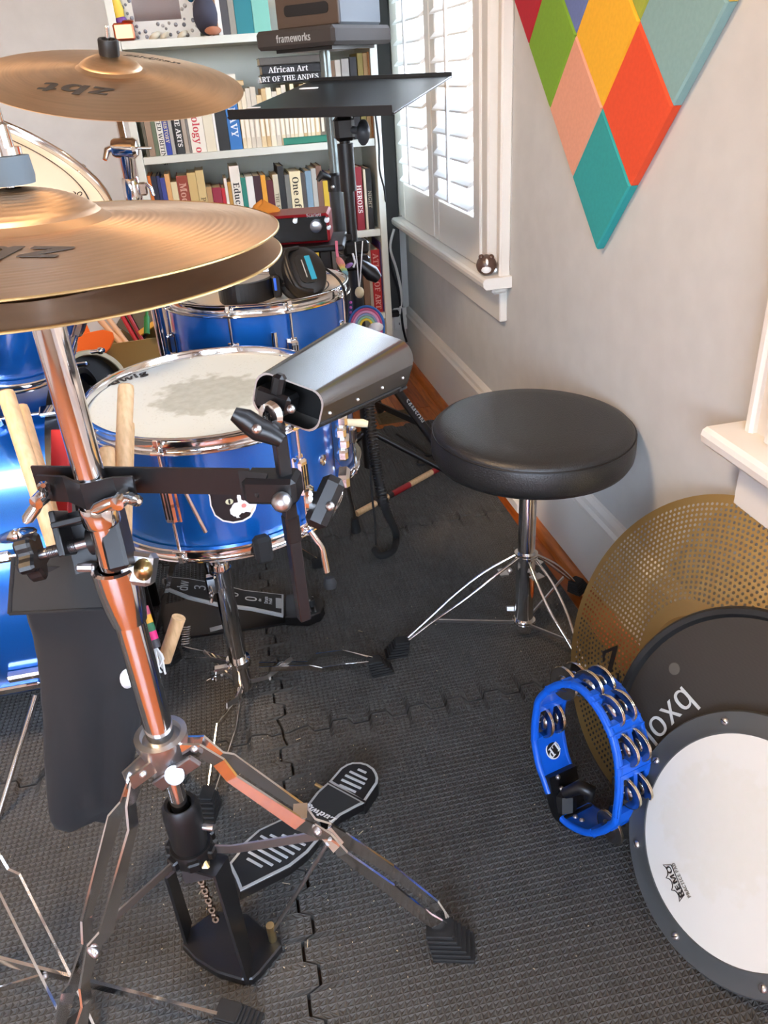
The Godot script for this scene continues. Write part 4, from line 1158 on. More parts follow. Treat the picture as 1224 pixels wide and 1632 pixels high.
func stick_bag() -> void:
	var t0 := at(118, 900, .845)
	var b0 := at(152, 1304, 1.03)
	var t := thing("stick_bag", "black cloth drumstick bag hanging from a clamp on the hi-hat stand", "bag", b0)
	var rows := []
	var n := 26
	var nz := FastNoiseLite.new(); nz.seed = 8; nz.frequency = 1.0
	for i in n + 1:
		var f := float(i) / n
		var c := t0.lerp(b0, f) + RX * .006 * sin(f * 5.0)
		var wd := lerpf(.066, .046, f)
		var th := lerpf(.03, .036, minf(1.0, f * 2.0))
		if f > .93:
			var g := (f - .93) / .07
			wd *= 1.0 - .35 * g * g; th *= 1.0 - .5 * g * g
		var row := []
		for k in 41:
			var a := TAU * k / 40
			var fold := 1.0 + .2 * sin(a * 3.0 + f * 2.2) * f + .1 * sin(a * 7.0 + 1.0 - f * 4.0) * f + .05 * nz.get_noise_3d(cos(a) * 2.0, sin(a) * 2.0, f * 5.0)
			row.append(c + RX * wd * cos(a) * fold - RZ * th * sin(a) * fold - RY * (.012 * sin(a * 2.0) * f))
		rows.append(row)
	var mb := MB.new().grid(rows)
	for k in 40: mb.f3(b0 - RY * .004, rows[n][k], rows[n][k + 1])
	put(mb, "bag_body", M.black_cloth, t)
	# folded-over top flap, stiffer
	var fl := []
	for i in 8:
		var f := float(i) / 7
		var row := []
		for k in 17:
			var g := float(k) / 16
			var u := lerpf(22 - f * 6.0, 214, g); var v := lerpf(888, 978 - 10.0 * g, f) - 6.0 * sin(g * PI) * (1.0 - f)
			row.append(at(u, v, .812 + .012 * absf(g - .5) * 4.0 - .004 * sin(f * 3.0)))
		fl.append(row)
	put(MB.new().grid(fl), "top_flap", M.black_canvas, t)
	var ed := []
	for k in 17: ed.append(fl[7][k])
	put(MB.new().tube(ed, .0022, 6), "flap_hem", M.black_cloth, t)
	put(MB.new().tube([fl[0][0], fl[3][0], fl[7][0]], .0028, 6), "flap_hem", M.black_cloth, t)
	# screw clamp
	var ct := thing("bag_clamp", "black screw clamp with star knob on the hi-hat tube", "clamp", hx(.62))
	var cb := Basis(RX, RY, RZ).rotated(RZ, .24)
	put(MB.new().box(at(186, 858, dep(hx(.62)) - .004), Vector3(.02, .06, .034), cb, .003), "jaw", M.black_plastic, ct)
	put(MB.new().box(at(140, 826, dep(hx(.64)) + .012), Vector3(.06, .006, .032), cb, .001).box(at(101, 850, dep(hx(.62)) + .006), Vector3(.006, .044, .034), cb, .001).box(at(150, 858, dep(hx(.62)) + .022), Vector3(.05, .06, .004), cb), "clamp_body", M.black_metal, ct)
	var s0 := at(64, 884, dep(hx(.6)) - .006); var s1 := at(150, 862, dep(hx(.61)))
	put(rod(s0, s1, .0052, 12), "screw", M.steel, ct)
	var th2 := MB.new()
	for k in 18: th2.lathe([Vector2(.005, -.0008), Vector2(.0062, 0), Vector2(.005, .0008)], along(s0.lerp(s1, .15 + k * .03), s1), 12)
	put(th2, "thread", M.steel, ct)
	put(MB.new().lathe([Vector2(0, -.004), Vector2(.013, -.004), Vector2(.014, .004), Vector2(0, .006)], frame(s1, (s1 - s0).normalized(), RY), 18), "screw_pad", M.black_plastic, ct)
	var kx := along(s0 - (s1 - s0).normalized() * .016, s1)
	var star := PackedVector2Array()
	for k in 40:
		var a := TAU * k / 40
		var r := .0205 + .0042 * cos(a * 5.0)
		star.append(Vector2(r * cos(a), r * sin(a)))
	put(MB.new().prism(star, 0.0, .016, Transform3D(Basis(kx.basis.x, -kx.basis.z, kx.basis.y), kx.origin), .0025), "star_knob", M.black_plastic, ct)
	# sticks: tip up, each its own
	var lab := ["plain maple drumstick standing in the bag, farthest from the snare", "plain maple drumstick leaning beside its fellow in the bag", "maple drumstick with black signature print standing in the bag", "short maple stick butt half hidden behind the printed stick", "maple stick butt low behind the hi-hat tube", "maple stick butt low between tube and printed stick"]
	var sp := [[[8, 622], [88, 870], .83, .84, .0088], [[31, 645], [98, 880], .868, .875, .0088], [[201, 612], [189, 930], .86, .84, .0088], [[203, 672], [196, 930], .895, .875, .0084], [[155, 716], [160, 930], .87, .85, .0075], [[171, 712], [170, 930], .845, .83, .0085]]
	for k in sp.size():
		var s = sp[k]
		var a := at(s[0][0], s[0][1], s[2])
		var b := at(s[1][0], s[1][1], s[3])
		b = a + (b - a).normalized() * (.21 if k < 3 else .15)
		var d := along(b, a)
		var L := a.distance_to(b)
		var r: float = s[4]
		var o := thing("drumstick", lab[k], "drumstick", b, "drumsticks in the bag")
		put(MB.new().lathe([Vector2(0, 0), Vector2(r, 0), Vector2(r, L - .006), Vector2(r * .9, L - .0015), Vector2(r * .6, L), Vector2(0, L)], d, 16), "shaft", M.stick_wood, o)
		if k == 2:
			var up := (a - b).normalized()
			var z := (O - a).normalized()
			z = (z - up * z.dot(up)).normalized()
			var q := at(191, 690, s[2]) 
			letters("Vic Firth", .0085, Transform3D(Basis(-up, z.cross(-up), z).rotated(up, -.5), at(195, 690, s[2] - .0075)), M.ink, o, "lettering", "Droid Serif", 400, true, 1.1)
	# red card sleeve in the bag
	one(MB.new().box(at(98, 790, .9), Vector3(.02, .15, .012), Basis(RX, RY, RZ), .001), "card_sleeve", M.red, "red card sleeve standing among the drumsticks", "sleeve", at(98, 860, .9))

func snare_stand() -> void:
	var b := Vector3(-.079, 0, -1.144)
	var t := thing("snare_stand", "chrome snare stand tripod carrying the snare drum", "stand", b)
	var I := Basis.IDENTITY
	var xf := Transform3D(I, b)
	put(MB.new().lathe([Vector2(0, .028), Vector2(.0125, .028), Vector2(.0145, .032), Vector2(.0145, .05), Vector2(.0158, .052), Vector2(.0158, .3), Vector2(.0145, .304), Vector2(0, .304)], xf, 28), "lower_tube", M.chrome, t)
	put(rod(b + Vector3(0, .3, 0), b + Vector3(0, .37, 0), .0118, 20), "upper_tube", M.chrome, t)
	var cl := put(MB.new().lathe([Vector2(.0158, .262), Vector2(.0185, .262), Vector2(.0185, .292), Vector2(.0158, .293)], xf, 24).box(b + Vector3(-.018, .272, .014), Vector3(.018, .034, .016), I, .003), "height_clamp", M.chrome, t)
	wing(cl, b + Vector3(-.02, .256, .022), Vector3(-.5, -.3, 1), Vector3(.2, 1, 0), .012, M.chrome)
	var hb := put(MB.new().lathe([Vector2(.0158, .084), Vector2(.021, .084), Vector2(.0225, .088), Vector2(.0215, .098), Vector2(.0158, .099)], xf, 24).box(b + Vector3(-.03, .09, .012), Vector3(.03, .012, .016), I, .003), "leg_hub", M.chrome, t)
	wing(hb, b + Vector3(-.046, .08, .02), Vector3(-.6, -.2, .6), Vector3(.7, .3, 0), .012, M.chrome)
	# basket swivel under the drum
	var sw := b + Vector3(-.006, .385, .01)
	put(MB.new().lathe([Vector2(0, -.016), Vector2(.017, -.016), Vector2(.019, -.01), Vector2(.019, .01), Vector2(.017, .016), Vector2(0, .016)], frame(sw, RX * .5 + RZ, Vector3.UP), 24).box(b + Vector3(.03, .372, 0), Vector3(.04, .034, .03), I, .006), "swivel", M.chrome, t)
	wing(t, sw + RZ * .024 - RX * .006, RZ, RX * .5 - RY * .6, .015, M.chrome)
	put(MB.new().box(b + Vector3(.035, .396, .0), Vector3(.03, .024, .026), I, .006), "basket_hub", M.rubber, t)
	# basket arms, rubber tipped
	var sc := Vector3(-.044, .43, -1.122)
	for q in [[200.0, 0], [320.0, 0], [78.0, 1]]:
		var a := deg_to_rad(q[0])
		var d := Vector3(cos(a), 0, sin(a))
		put(MB.new().tube(smooth_path([b + Vector3(.03, .39, 0), sc + d * .1 + Vector3(0, -.02, 0), sc + d * .178 + Vector3(0, -.016, 0), sc + d * .192 + Vector3(0, .012, 0)]), .0055, 8), "basket_arm", M.chrome, t)
		put(MB.new().box(sc + d * .194 + Vector3(0, .012, 0), Vector3(.02, .04, .024), Basis(Vector3.UP, -a), .005), "arm_grip", M.rubber, t)
	# hanging bent rod with a black tip
	var rp := [at(494, 846, .98), at(505, 862, .985), at(513, 874, .99), at(517, 892, .995), at(521, 912, 1.0)]
	put(MB.new().tube(smooth_path(rp, 4), .0042, 8), "drop_rod", M.chrome, t)
	put(MB.new().lathe([Vector2(0, 0), Vector2(.0075, .001), Vector2(.0088, .008), Vector2(.0062, .015), Vector2(0, .016)], along(at(527, 938, 1.005), at(524, 918, 1.0)), 12), "rod_tip", M.rubber, t)
	# legs
	var lg := [[gy(608, 1070), [[[412, 1056, -.004], [490, 1054, -.004], [504, 1041, -.011], [545, 1036, -.011], [592, 1047, -.003]], [[412, 1063, .004], [492, 1060, .004], [512, 1064, .011], [550, 1058, .011], [592, 1054, .003]]]],
		[gy(333, 1296), [[[386, 1078, .004], [371, 1122, .004], [346, 1152, .011], [331, 1258, .011]], [[390, 1084, -.004], [382, 1122, -.004], [376, 1160, -.011], [343, 1258, -.011]]]],
		[gy(270, 1052), [[[372, 1050, -.004], [335, 1040, -.004], [290, 1030, -.010]], [[372, 1056, .004], [335, 1047, .004], [296, 1050, .010]]]]]
	for q in lg:
		var f: Vector3 = q[0]
		var d := (f - b); d.y = 0; d = d.normalized()
		var s := Vector3.UP.cross(d)
		if s.dot(O - b) < 0: s = -s
		if absf(d.z) > absf(d.x) and s.x > 0: s = -s
		leg_bars(t, q[1], b, s, .011, .0018, M.chrome)
		ribbed_foot(t, Vector3(f.x, 0, f.z) - d * .01, d, .032, .034)
		put(MB.new().bar([b + Vector3(0, .04, 0) + d * .015, b + Vector3(0, .042, 0) + d * .045, b + Vector3(0, .074, 0) + d * .095], .009, .0022, Vector3.UP), "strut", M.nickel, t)
		put(MB.new().ball(b + Vector3(0, .04, 0) + d * .05 + s * .004, .0032, 8), "rivet", M.nickel, t)

func throne() -> void:
	var b := gy(834, 1012)
	var c := Vector3(.497, .382, -1.222)
	var t := thing("drum_stool", "round black leatherette drum stool on a chrome tripod", "stool", b)
	var R := .181
	var pr := [Vector2(0, -.012), Vector2(R - .02, -.012), Vector2(R - .006, -.006), Vector2(R - .001, .004), Vector2(R, .016), Vector2(R - .0005, .036), Vector2(R - .003, .043)]
	var sx := frame(c, Vector3(.02, 1, .01))
	var s := put(MB.new().lathe(pr, sx, 80), "seat_band", M.leatherette, t)
	var tp := [Vector2(R - .0035, .043), Vector2(R - .004, .047), Vector2(R - .009, .053), Vector2(R - .02, .0575), Vector2(R - .05, .0605), Vector2(R - .1, .062), Vector2(0, .0625)]
	put(MB.new().lathe(tp, sx, 80), "seat_top", M.leatherette, t)
	var w := []
	for k in 81: w.append(sx * Vector3((R - .0025) * cos(TAU * k / 80), .0445, (R - .0025) * sin(TAU * k / 80)))
	put(MB.new().tube(w, .0016, 6, false), "welt", M.black_satin, s)
	var top := c + Vector3(-.004, -.012, .004)
	var ax := top - b
	put(MB.new().lathe([Vector2(0, .0), Vector2(.024, 0), Vector2(.0235, .03), Vector2(.0195, .052), Vector2(.0165, .056)], along(top, b), 24), "seat_socket", M.chrome, t)
	put(rod(b + ax * .4, top, .0165, 24), "upper_tube", M.chrome, t)
	put(MB.new().lathe([Vector2(0, .012), Vector2(.0168, .012), Vector2(.018, .016), Vector2(.0182, .185), Vector2(0, .186)], along(b, top), 28), "lower_tube", M.chrome, t)
	for y in [.175, .03]:
		var p: Vector3 = b + ax * (y / ax.y)
		put(MB.new().lathe([Vector2(.018, -.003), Vector2(.0225, -.003), Vector2(.0225, .0005), Vector2(.018, .0005), Vector2(.018, .0035), Vector2(.0225, .0035), Vector2(.0225, .007), Vector2(.018, .007)], frame(p, ax), 28), "collar", M.chrome, t)
	put(MB.new().box(gp(813, 970, b, RZ), Vector3(.018, .012, .01), Basis(RX, RY, RZ), .002), "height_clip", M.nickel, t)
	var H := b + ax * (.178 / ax.y)
	var L := b + ax * (.033 / ax.y)
	for q in [[gy(640, 1041), [[818, 884], [806, 886], [765, 906], [690, 962], [640, 1016]]], [gy(936, 1092), [[858, 886], [870, 902], [902, 950], [922, 1004], [934, 1060]]], [gy(918, 944), [[858, 884], [878, 892], [900, 912], [914, 930]]]]:
		var f: Vector3 = q[0]
		var d := f - b; d.y = 0; d = d.normalized()
		var s2 := Vector3.UP.cross(d)
		var P := []; var Q := []
		var n: int = q[1].size()
		for i in n:
			var g := float(i) / (n - 1)
			var p := H.lerp(Vector3(f.x, .018, f.z), 0.06 + .94 * g)
			p.y = lerpf(H.y, .02, pow(g, 1.15))
			var o := .006 + .011 * sin(PI * clampf(g * 1.25, 0, 1))
			if i == n - 1: o = .003
			P.append(p + s2 * o); Q.append(p - s2 * o)
		put(MB.new().tube(smooth_path(P, 4), .0028, 6).tube(smooth_path(Q, 4), .0028, 6), "leg", M.chrome, t)
		var mid := H.lerp(Vector3(f.x, .018, f.z), .13)
		put(MB.new().ball(mid + Vector3(0, -.01, 0), .006, 10), "rivet", M.nickel, t)
		put(MB.new().bar([H.lerp(f, .18) - s2 * .012, H.lerp(f, .18) + s2 * .012], .016, .002, d), "spacer", M.nickel, t)
		put(MB.new().bar([L + d * .02, H.lerp(Vector3(f.x, .018, f.z), .72)], .006, .003, Vector3.UP), "strut", M.nickel, t)
		ribbed_foot(t, Vector3(f.x, 0, f.z), d, .032, .034)

func kick_pedal() -> void:
	var h0 := gy(452, 947, .03); var h1 := gy(452, 980, .03)
	var toe := gy(258, 927, .10)
	var t := thing("bass_drum_pedal", "black bass drum pedal with silver edge and numbered footboard", "pedal", gy(400, 985, 0))
	var fn := (h1 - h0).cross(toe - h0).normalized()
	if fn.y < 0: fn = -fn
	var ex := (h0 - toe); ex = (ex - fn * ex.dot(fn)).normalized()
	var fx := Transform3D(Basis(ex, fn.cross(ex), fn), h0)
	var inv := fx.affine_inverse()
	var ol := PackedVector2Array()
	for q in [[258, 922], [275, 919], [300, 921], [345, 929], [390, 940], [452, 947], [452, 980], [400, 969], [345, 962], [300, 951], [270, 939], [258, 930]]:
		var p := inv * gp(q[0], q[1], h0, fn)
		ol.append(Vector2(p.x, p.y))
	put(MB.new().prism(ol, -.008, 0, fx, .001), "footboard", M.silver_ink, t)
	var tr := put(MB.new().prism(Geometry2D.offset_polygon(ol, -.0045)[0], -.003, .0008, fx), "tread", M.black_satin, t)
	var yy := -ex
	var lx := fn.cross(yy) * -1.0
	for q in [["dw", 292, 934, .021], ["3", 319, 937, .024], ["0", 344, 943, .024], ["0", 371, 948, .024], ["0", 400, 955, .024]]:
		letters(q[0], q[3], Transform3D(Basis(lx, yy, fn), gp(q[1], q[2], h0, fn) + fn * .0012), M.silver_ink, t, "lettering", "Droid Sans", 400, false, .95)
	put(MB.new().box(gp(444, 962, h0, fn) + fn * .0008, Vector3(.012, .036, .0012), fx.basis), "end_strip", M.silver_ink, tr)
	for q in [["dw", 414, 957, .006], ["Drum", 424, 957, .008], ["Pedal", 431, 959, .007]]:
		letters(q[0], q[3], Transform3D(Basis(lx, yy, fn), gp(q[1], q[2], h0, fn) + fn * .0012), M.silver_ink, t, "lettering", "Droid Sans", 400, false, .9)
	var hp := PackedVector2Array()
	for q in [[454, 947], [480, 945], [503, 948], [514, 955], [516, 966], [510, 976], [490, 984], [454, 983]]:
		var p := gy(q[0], q[1], .026)
		hp.append(Vector2(p.x, -p.z))
	var hxf := Transform3D(Basis(Vector3.RIGHT, Vector3(0, 0, -1), Vector3.UP), Vector3.ZERO)
	var hpl := put(MB.new().prism(hp, .002, .026, hxf, .002), "heel_plate", M.black_satin, t)
	for k in 4: put(MB.new().bar([gy(474 + k * 8.0, 951, .0265), gy(479 + k * 8.0, 975, .0265)], .003, .0035, Vector3.UP), "tread_bar", M.steel, hpl)
	var bp := PackedVector2Array()
	for q in [[255, 965], [300, 955], [518, 975], [512, 984], [400, 1001], [300, 1015], [262, 1008]]:
		var p := gy(q[0], q[1], .006)
		bp.append(Vector2(p.x, -p.z))
	var bpl := put(MB.new().prism(bp, .001, .006, hxf), "base_plate", M.black_metal, t)
	put(MB.new().box(gy(346, 1001, .007), Vector3(.03, .002, .012), Basis(Vector3.UP, .12)), "base_label", M.silver_ink, bpl)
	# twin posts, axle, beater, spring
	var c := gy(262, 985, .0)
	for o in [-.055, .055]: put(MB.new().box(c + Vector3(-.02, .085, o), Vector3(.022, .17, .016), Basis.IDENTITY, .003), "post", M.black_metal, t)
	put(rod(c + Vector3(-.02, .165, -.07), c + Vector3(-.02, .165, .08), .006, 12), "axle", M.steel, t)
	put(rod(c + Vector3(-.02, .165, 0), c + Vector3(-.0, .31, 0), .003, 8), "beater_rod", M.steel, t)
	put(MB.new().lathe([Vector2(0, -.02), Vector2(.022, -.02), Vector2(.024, .02), Vector2(0, .022)], frame(c + Vector3(-.0, .315, 0), Vector3.RIGHT, Vector3.UP), 18), "beater", M.felt_grey, t)
	var spr := []
	var sa := at(298, 1000, 1.2); var sb := at(296, 1022, 1.2)
	for k in 40: spr.append(at(297, 998, 1.2).lerp(at(296, 1026, 1.2), k / 39.0) + (RX * cos(k * 1.2) + RZ * sin(k * 1.2)) * .006)
	put(MB.new().tube(spr, .0011, 5), "spring", M.steel, t)

# ---------- bookshelf, books and the desk stands in front of it ----------
const SF := -2.68
const SHELF_Y := [.262, .54, .813, 1.114, 1.42]
var page_mat: StandardMaterial3D
func colour_mat(c: Color) -> StandardMaterial3D:
	var k := "cover_" + c.to_html(false)
	if not M.has(k): mat(k, c, .55)
	return M[k]
# one upright book: spine towards the room
func book(x0: float, x1: float, y0: float, y1: float, deep: float, c: Color, label: String, group: String, title := "", ink := Color.WHITE, lean := 0.0, th := .0) -> Node3D:
	var w := x1 - x0 - .0008
	var h := y1 - y0
	var zs := SF - .012 - deep * .0
	var p := Vector3((x0 + x1) / 2, y0, zs)
	var o := thing("book", label, "book", p, group)
	var mb := MB.new()
	mb.box(p + Vector3(0, h / 2, -.001), Vector3(w, h, .002), Basis.IDENTITY, .0006)
	for s in [-1.0, 1.0]: mb.box(p + Vector3(s * (w / 2 - .0008), h / 2, -.001 - deep / 2), Vector3(.0016, h, deep))
	put(mb, "cover", colour_mat(c), o)
	put(MB.new().box(p + Vector3(0, h / 2, -.002 - deep / 2), Vector3(w - .0032, h - .005, deep - .003)), "pages", page_mat, o)
	if title:
		letters(title, minf(w * .62, .02), Transform3D(Basis(Vector3.DOWN, Vector3.RIGHT, Vector3.BACK), p + Vector3(0, h * .5, .0004)), colour_mat(ink), o, "title", "Droid Serif", 700)
	if lean != 0.0: o.rotation.z = lean
	return o
func row(items: Array, base: float, where: String, group: String, vref: float) -> void:
	# item: [px left, px right, px top, colour name, colour, title, ink]
	for i in items.size():
		var b: Array = items[i]
		var zs := SF - .012
		var a := maxf(gz(b[0], vref, zs).x, -.1772); var e := minf(gz(b[1], vref, zs).x, .5352)
		var top := gz((b[0] + b[1]) * .5, b[2], zs).y
		var pv: String = items[i - 1][3] if i > 0 else "shelf side"
		var nx: String = items[i + 1][3] if i < items.size() - 1 else "last"
		var lab := "%s book between %s and %s on %s" % [b[3], pv, nx, where]
		if i == 0: lab = "%s book at the row end before %s on %s" % [b[3], nx, where]
		elif i == items.size() - 1: lab = "%s book at the row end after %s on %s" % [b[3], pv, where]
		book(a, e, base + .0005, maxf(top, base + .1), .13, b[4], lab, group, b[5] if b.size() > 5 else "", b[6] if b.size() > 6 else Color.WHITE)

func flat_book(u0: float, u1: float, vy: float, y0: float, th: float, c: Color, label: String, deep: float, title := "", ink := Color.WHITE) -> void:
	var zs := SF - .008
	var a := gz(u0, vy, zs).x; var e := gz(u1, vy, zs).x
	var p := Vector3((a + e) / 2, y0, zs)
	var o := thing("book", label, "book", p, "books lying flat on the shelves")
	var w := e - a
	put(MB.new().box(p + Vector3(0, th / 2, -.001), Vector3(w, th, .002), Basis.IDENTITY, .0006).box(p + Vector3(0, th - .0008, -deep / 2), Vector3(w, .0016, deep)).box(p + Vector3(0, .0008, -deep / 2), Vector3(w, .0016, deep)), "cover", colour_mat(c), o)
	put(MB.new().box(p + Vector3(0, th / 2, -.002 - deep / 2), Vector3(w - .004, th - .0034, deep - .004)), "pages", page_mat, o)
	if title: letters(title, th * .62, Transform3D(Basis.IDENTITY, p + Vector3(-w * .06, th * .5, .0006)), colour_mat(ink), o, "title", "Droid Serif", 700)

func bookshelf() -> void:
	page_mat = mat("pages", srgb(226, 214, 188), .85)
	var t := thing("bookshelf", "white painted bookcase full of books against the wall", "bookcase", Vector3(.18, -.012, -2.81))
	var w: Material = M.shelf_white
	put(MB.new().box(Vector3(-.189, .8, -2.81), Vector3(.022, 1.62, .26), Basis.IDENTITY, .001), "side_panel", w, t)
	put(MB.new().box(Vector3(.547, .8, -2.81), Vector3(.022, 1.62, .26), Basis.IDENTITY, .001), "side_panel", w, t)
	put(MB.new().box(Vector3(.179, .8, -2.935), Vector3(.72, 1.6, .006)), "back_panel", w, t)
	for y in SHELF_Y: put(MB.new().box(Vector3(.179, y - .0105, -2.808), Vector3(.712, .021, .252), Basis.IDENTITY, .001), "shelf", w, t)
	put(MB.new().box(Vector3(.179, .025, -2.8), Vector3(.712, .07, .24)), "plinth", w, t)
	var ivory := srgb(224, 212, 182)
	# second shelf (tall reference books, then thin journals)
	var s2 := [
		[231, 236, 160, "dark olive", srgb(88, 82, 66)], [236, 246, 170, "brown", srgb(150, 126, 104)], [246, 253, 165, "moss green", srgb(96, 108, 84)], [253, 264, 172, "white", srgb(226, 226, 216), "SELECTED WRITINGS", srgb(50, 50, 50)],
		[264, 273, 170, "royal blue", srgb(44, 66, 158), "HISTORY", srgb(220, 210, 160)], [273, 279, 168, "pale grey", srgb(170, 168, 160)], [279, 281.5, 168, "thin black", srgb(24, 24, 26)], [281.5, 294, 165, "black", srgb(46, 50, 50), "THE ARTS", srgb(230, 230, 225)],
		[294, 301, 165, "taupe", srgb(168, 156, 140)], [301, 305, 160, "grey", srgb(120, 116, 110)], [305, 329, 150, "broad white", srgb(230, 226, 212), "Anthology of", srgb(196, 60, 70)], [329, 345, 160, "cream", srgb(222, 214, 188)], [345, 349, 160, "slim white", srgb(236, 234, 226)],
		[349, 367, 155, "charcoal", srgb(40, 42, 42)], [367, 387, 150, "bright blue", srgb(48, 112, 178), "NAVY", srgb(230, 236, 240)]]
	row(s2, .813, "the middle shelf", "reference books on the middle shelf", 232)
	# thin journals
	rng.seed = 77
	var u := 387.5
	var k := 0
	while u < 523.0:
		var wd := rng.randf_range(5.5, 9.0)
		var c: Color = [srgb(214, 190, 146), srgb(226, 214, 186), srgb(196, 166, 118), srgb(222, 206, 170), srgb(206, 196, 176), srgb(120, 108, 92)][rng.randi_range(0, 5)]
		var zs := SF - .012
		var bk := book(gz(u, 230, zs).x, gz(u + wd, 230, zs).x, .8135, .813 + rng.randf_range(.142, .166), .12, c, "thin buff journal in the close-packed row on the middle shelf", "thin journals on the middle shelf")
		var bo := bk.position
		put(MB.new().box(bo + Vector3(0, .055, .0006), Vector3(.008, .05, .0008)), "spine_label", colour_mat(srgb(232, 224, 204)), bk)
		u += wd
		k += 1
	var r2 := [[533, 541, 96, "umber", srgb(110, 86, 66)], [541, 550, 95, "stone", srgb(176, 168, 156)], [551, 563, 93, "ash grey", srgb(150, 146, 140)], [564, 575, 90, "black", srgb(34, 33, 34)], [576, 585, 84, "olive", srgb(120, 104, 44)], [585, 592, 84, "bronze", srgb(146, 112, 66)], [592, 600, 82, "rust", srgb(172, 112, 56)]]
	row(r2, .813, "the middle shelf behind the desk tray", "books behind the desk tray", 200)
	flat_book(452, 535, 224, .814, .02, srgb(40, 122, 98), "green book lying flat in front of the journals", .008)
	# lying on top of the journal row
	var yb := .984
	flat_book(416, 513, 122, yb, .0215, srgb(22, 22, 24), "black art book at the bottom of the flat stack", .11, "ART OF THE ANDES", srgb(222, 222, 220))
	flat_book(418, 513, 118, yb + .022, .024, srgb(26, 27, 30), "black art book in the middle of the flat stack", .11, "African Art", srgb(226, 226, 224))
	flat_book(414, 513, 104, yb + .047, .02, srgb(84, 80, 74), "grey art book topping the flat stack", .115)
	flat_book(335, 385, 108, yb, .014, srgb(206, 176, 128), "tan paperback lying under a white one on the middle shelf row", .1)
	flat_book(312, 372, 100, yb + .0145, .018, srgb(226, 220, 204), "white paperback lying on top of the row behind the crash cymbal", .1)
	# third shelf
	var s3 := [
		[236, 243, 280, "orange", srgb(214, 112, 34)], [243, 252, 281, "navy", srgb(28, 30, 52), "ESSAYS", srgb(200, 200, 205)], [252, 257, 280, "dark blue", srgb(36, 44, 92)], [257, 265, 283, "violet blue", srgb(56, 66, 140)], [265, 273, 277, "peach", srgb(214, 164, 104), "STORIES", srgb(150, 90, 50)], [273, 283, 290, "ivory", srgb(222, 208, 164)],
		[283, 301, 280, "brick red", srgb(142, 62, 44), "Modern Life", srgb(206, 160, 140)], [301, 315, 275, "straw", srgb(200, 172, 112)], [315, 328, 271, "wheat", srgb(206, 182, 126), "PROSE", srgb(120, 100, 60)], [328, 337, 298, "dun", srgb(178, 144, 96)], [337, 352, 299, "wine", srgb(142, 36, 58)], [352, 358, 300, "scarlet", srgb(184, 34, 46)],
		[358, 363, 284, "pearl", srgb(224, 216, 202)], [363, 369, 290, "ochre", srgb(178, 132, 60)], [369, 385, 264, "tall white", srgb(228, 222, 208), "Education", srgb(40, 40, 40)], [385, 393, 283, "teal", srgb(34, 122, 106)], [393, 405, 281, "chalk", srgb(222, 220, 212)], [405, 417, 280, "aubergine", srgb(56, 26, 32)], [417, 425, 279, "amber", srgb(216, 150, 46)], [425, 436, 287, "maroon", srgb(84, 24, 32)],
		[436, 445, 278, "parchment", srgb(196, 186, 158), "THE SPIRIT", srgb(90, 80, 60)], [445, 455, 264, "tall black", srgb(28, 29, 30)], [455, 463, 278, "yellow-topped grey", srgb(104, 104, 96)], [463, 481, 273, "cream lettered", srgb(220, 206, 166), "One of Ours", srgb(50, 44, 34)], [481, 488, 275, "orange-topped slate", srgb(70, 66, 62)], [488, 498, 272, "steel blue", srgb(116, 142, 156)], [498, 506, 268, "silver", srgb(168, 166, 156)], [506, 515, 264, "umber", srgb(112, 82, 66)],
		[515, 524, 288, "mustard", srgb(198, 166, 48)], [524, 536, 276, "purple", srgb(88, 66, 132)], [536, 548, 270, "grey green", srgb(92, 98, 88)], [549, 560, 266, "white spined", srgb(222, 218, 208)], [566, 578, 266, "crimson", srgb(128, 22, 36), "HEROES", srgb(226, 220, 214)], [580, 584, 270, "sand", srgb(196, 184, 160)], [584, 593, 268, "jet black", srgb(22, 22, 23), "NIGHT", srgb(150, 140, 120)]]
	row(s3, .54, "the lower shelf", "books on the lower shelf", 300)
	# fourth shelf
	var s4 := [[492, 502, 392, "white", srgb(220, 214, 200)], [504, 510, 396, "yellow", srgb(206, 176, 50)], [512, 528, 385, "black", srgb(24, 24, 26)], [530, 544, 388, "grey", srgb(96, 94, 90)], [546, 560, 384, "dark grey", srgb(52, 50, 50)], [562, 574, 388, "black", srgb(20, 20, 22)], [577, 587, 392, "brown", srgb(118, 92, 74)], [587, 592, 385, "grey", srgb(160, 150, 136)], [592, 606, 398, "red", srgb(160, 14, 18), "ATLAS OF ART", srgb(206, 150, 140)], [606, 611, 386, "purple", srgb(64, 40, 92)]]
	row(s4, .262, "the bottom shelf", "books on the bottom shelf", 420)
	# top shelf
	var s1 := [[340, 348, -30, "patterned brown", srgb(150, 112, 76)], [348, 355, -30, "white", srgb(232, 230, 222)], [355, 367, -30, "charcoal", srgb(66, 64, 66)], [367, 377, -30, "grey and maroon", srgb(142, 138, 126)], [377, 405, -40, "deep teal", srgb(18, 116, 124)], [405, 432, -36, "pale teal", srgb(116, 178, 160)]]
	row(s1, 1.114, "the top shelf", "books on the top shelf", 45)
	mosaic_mirror()

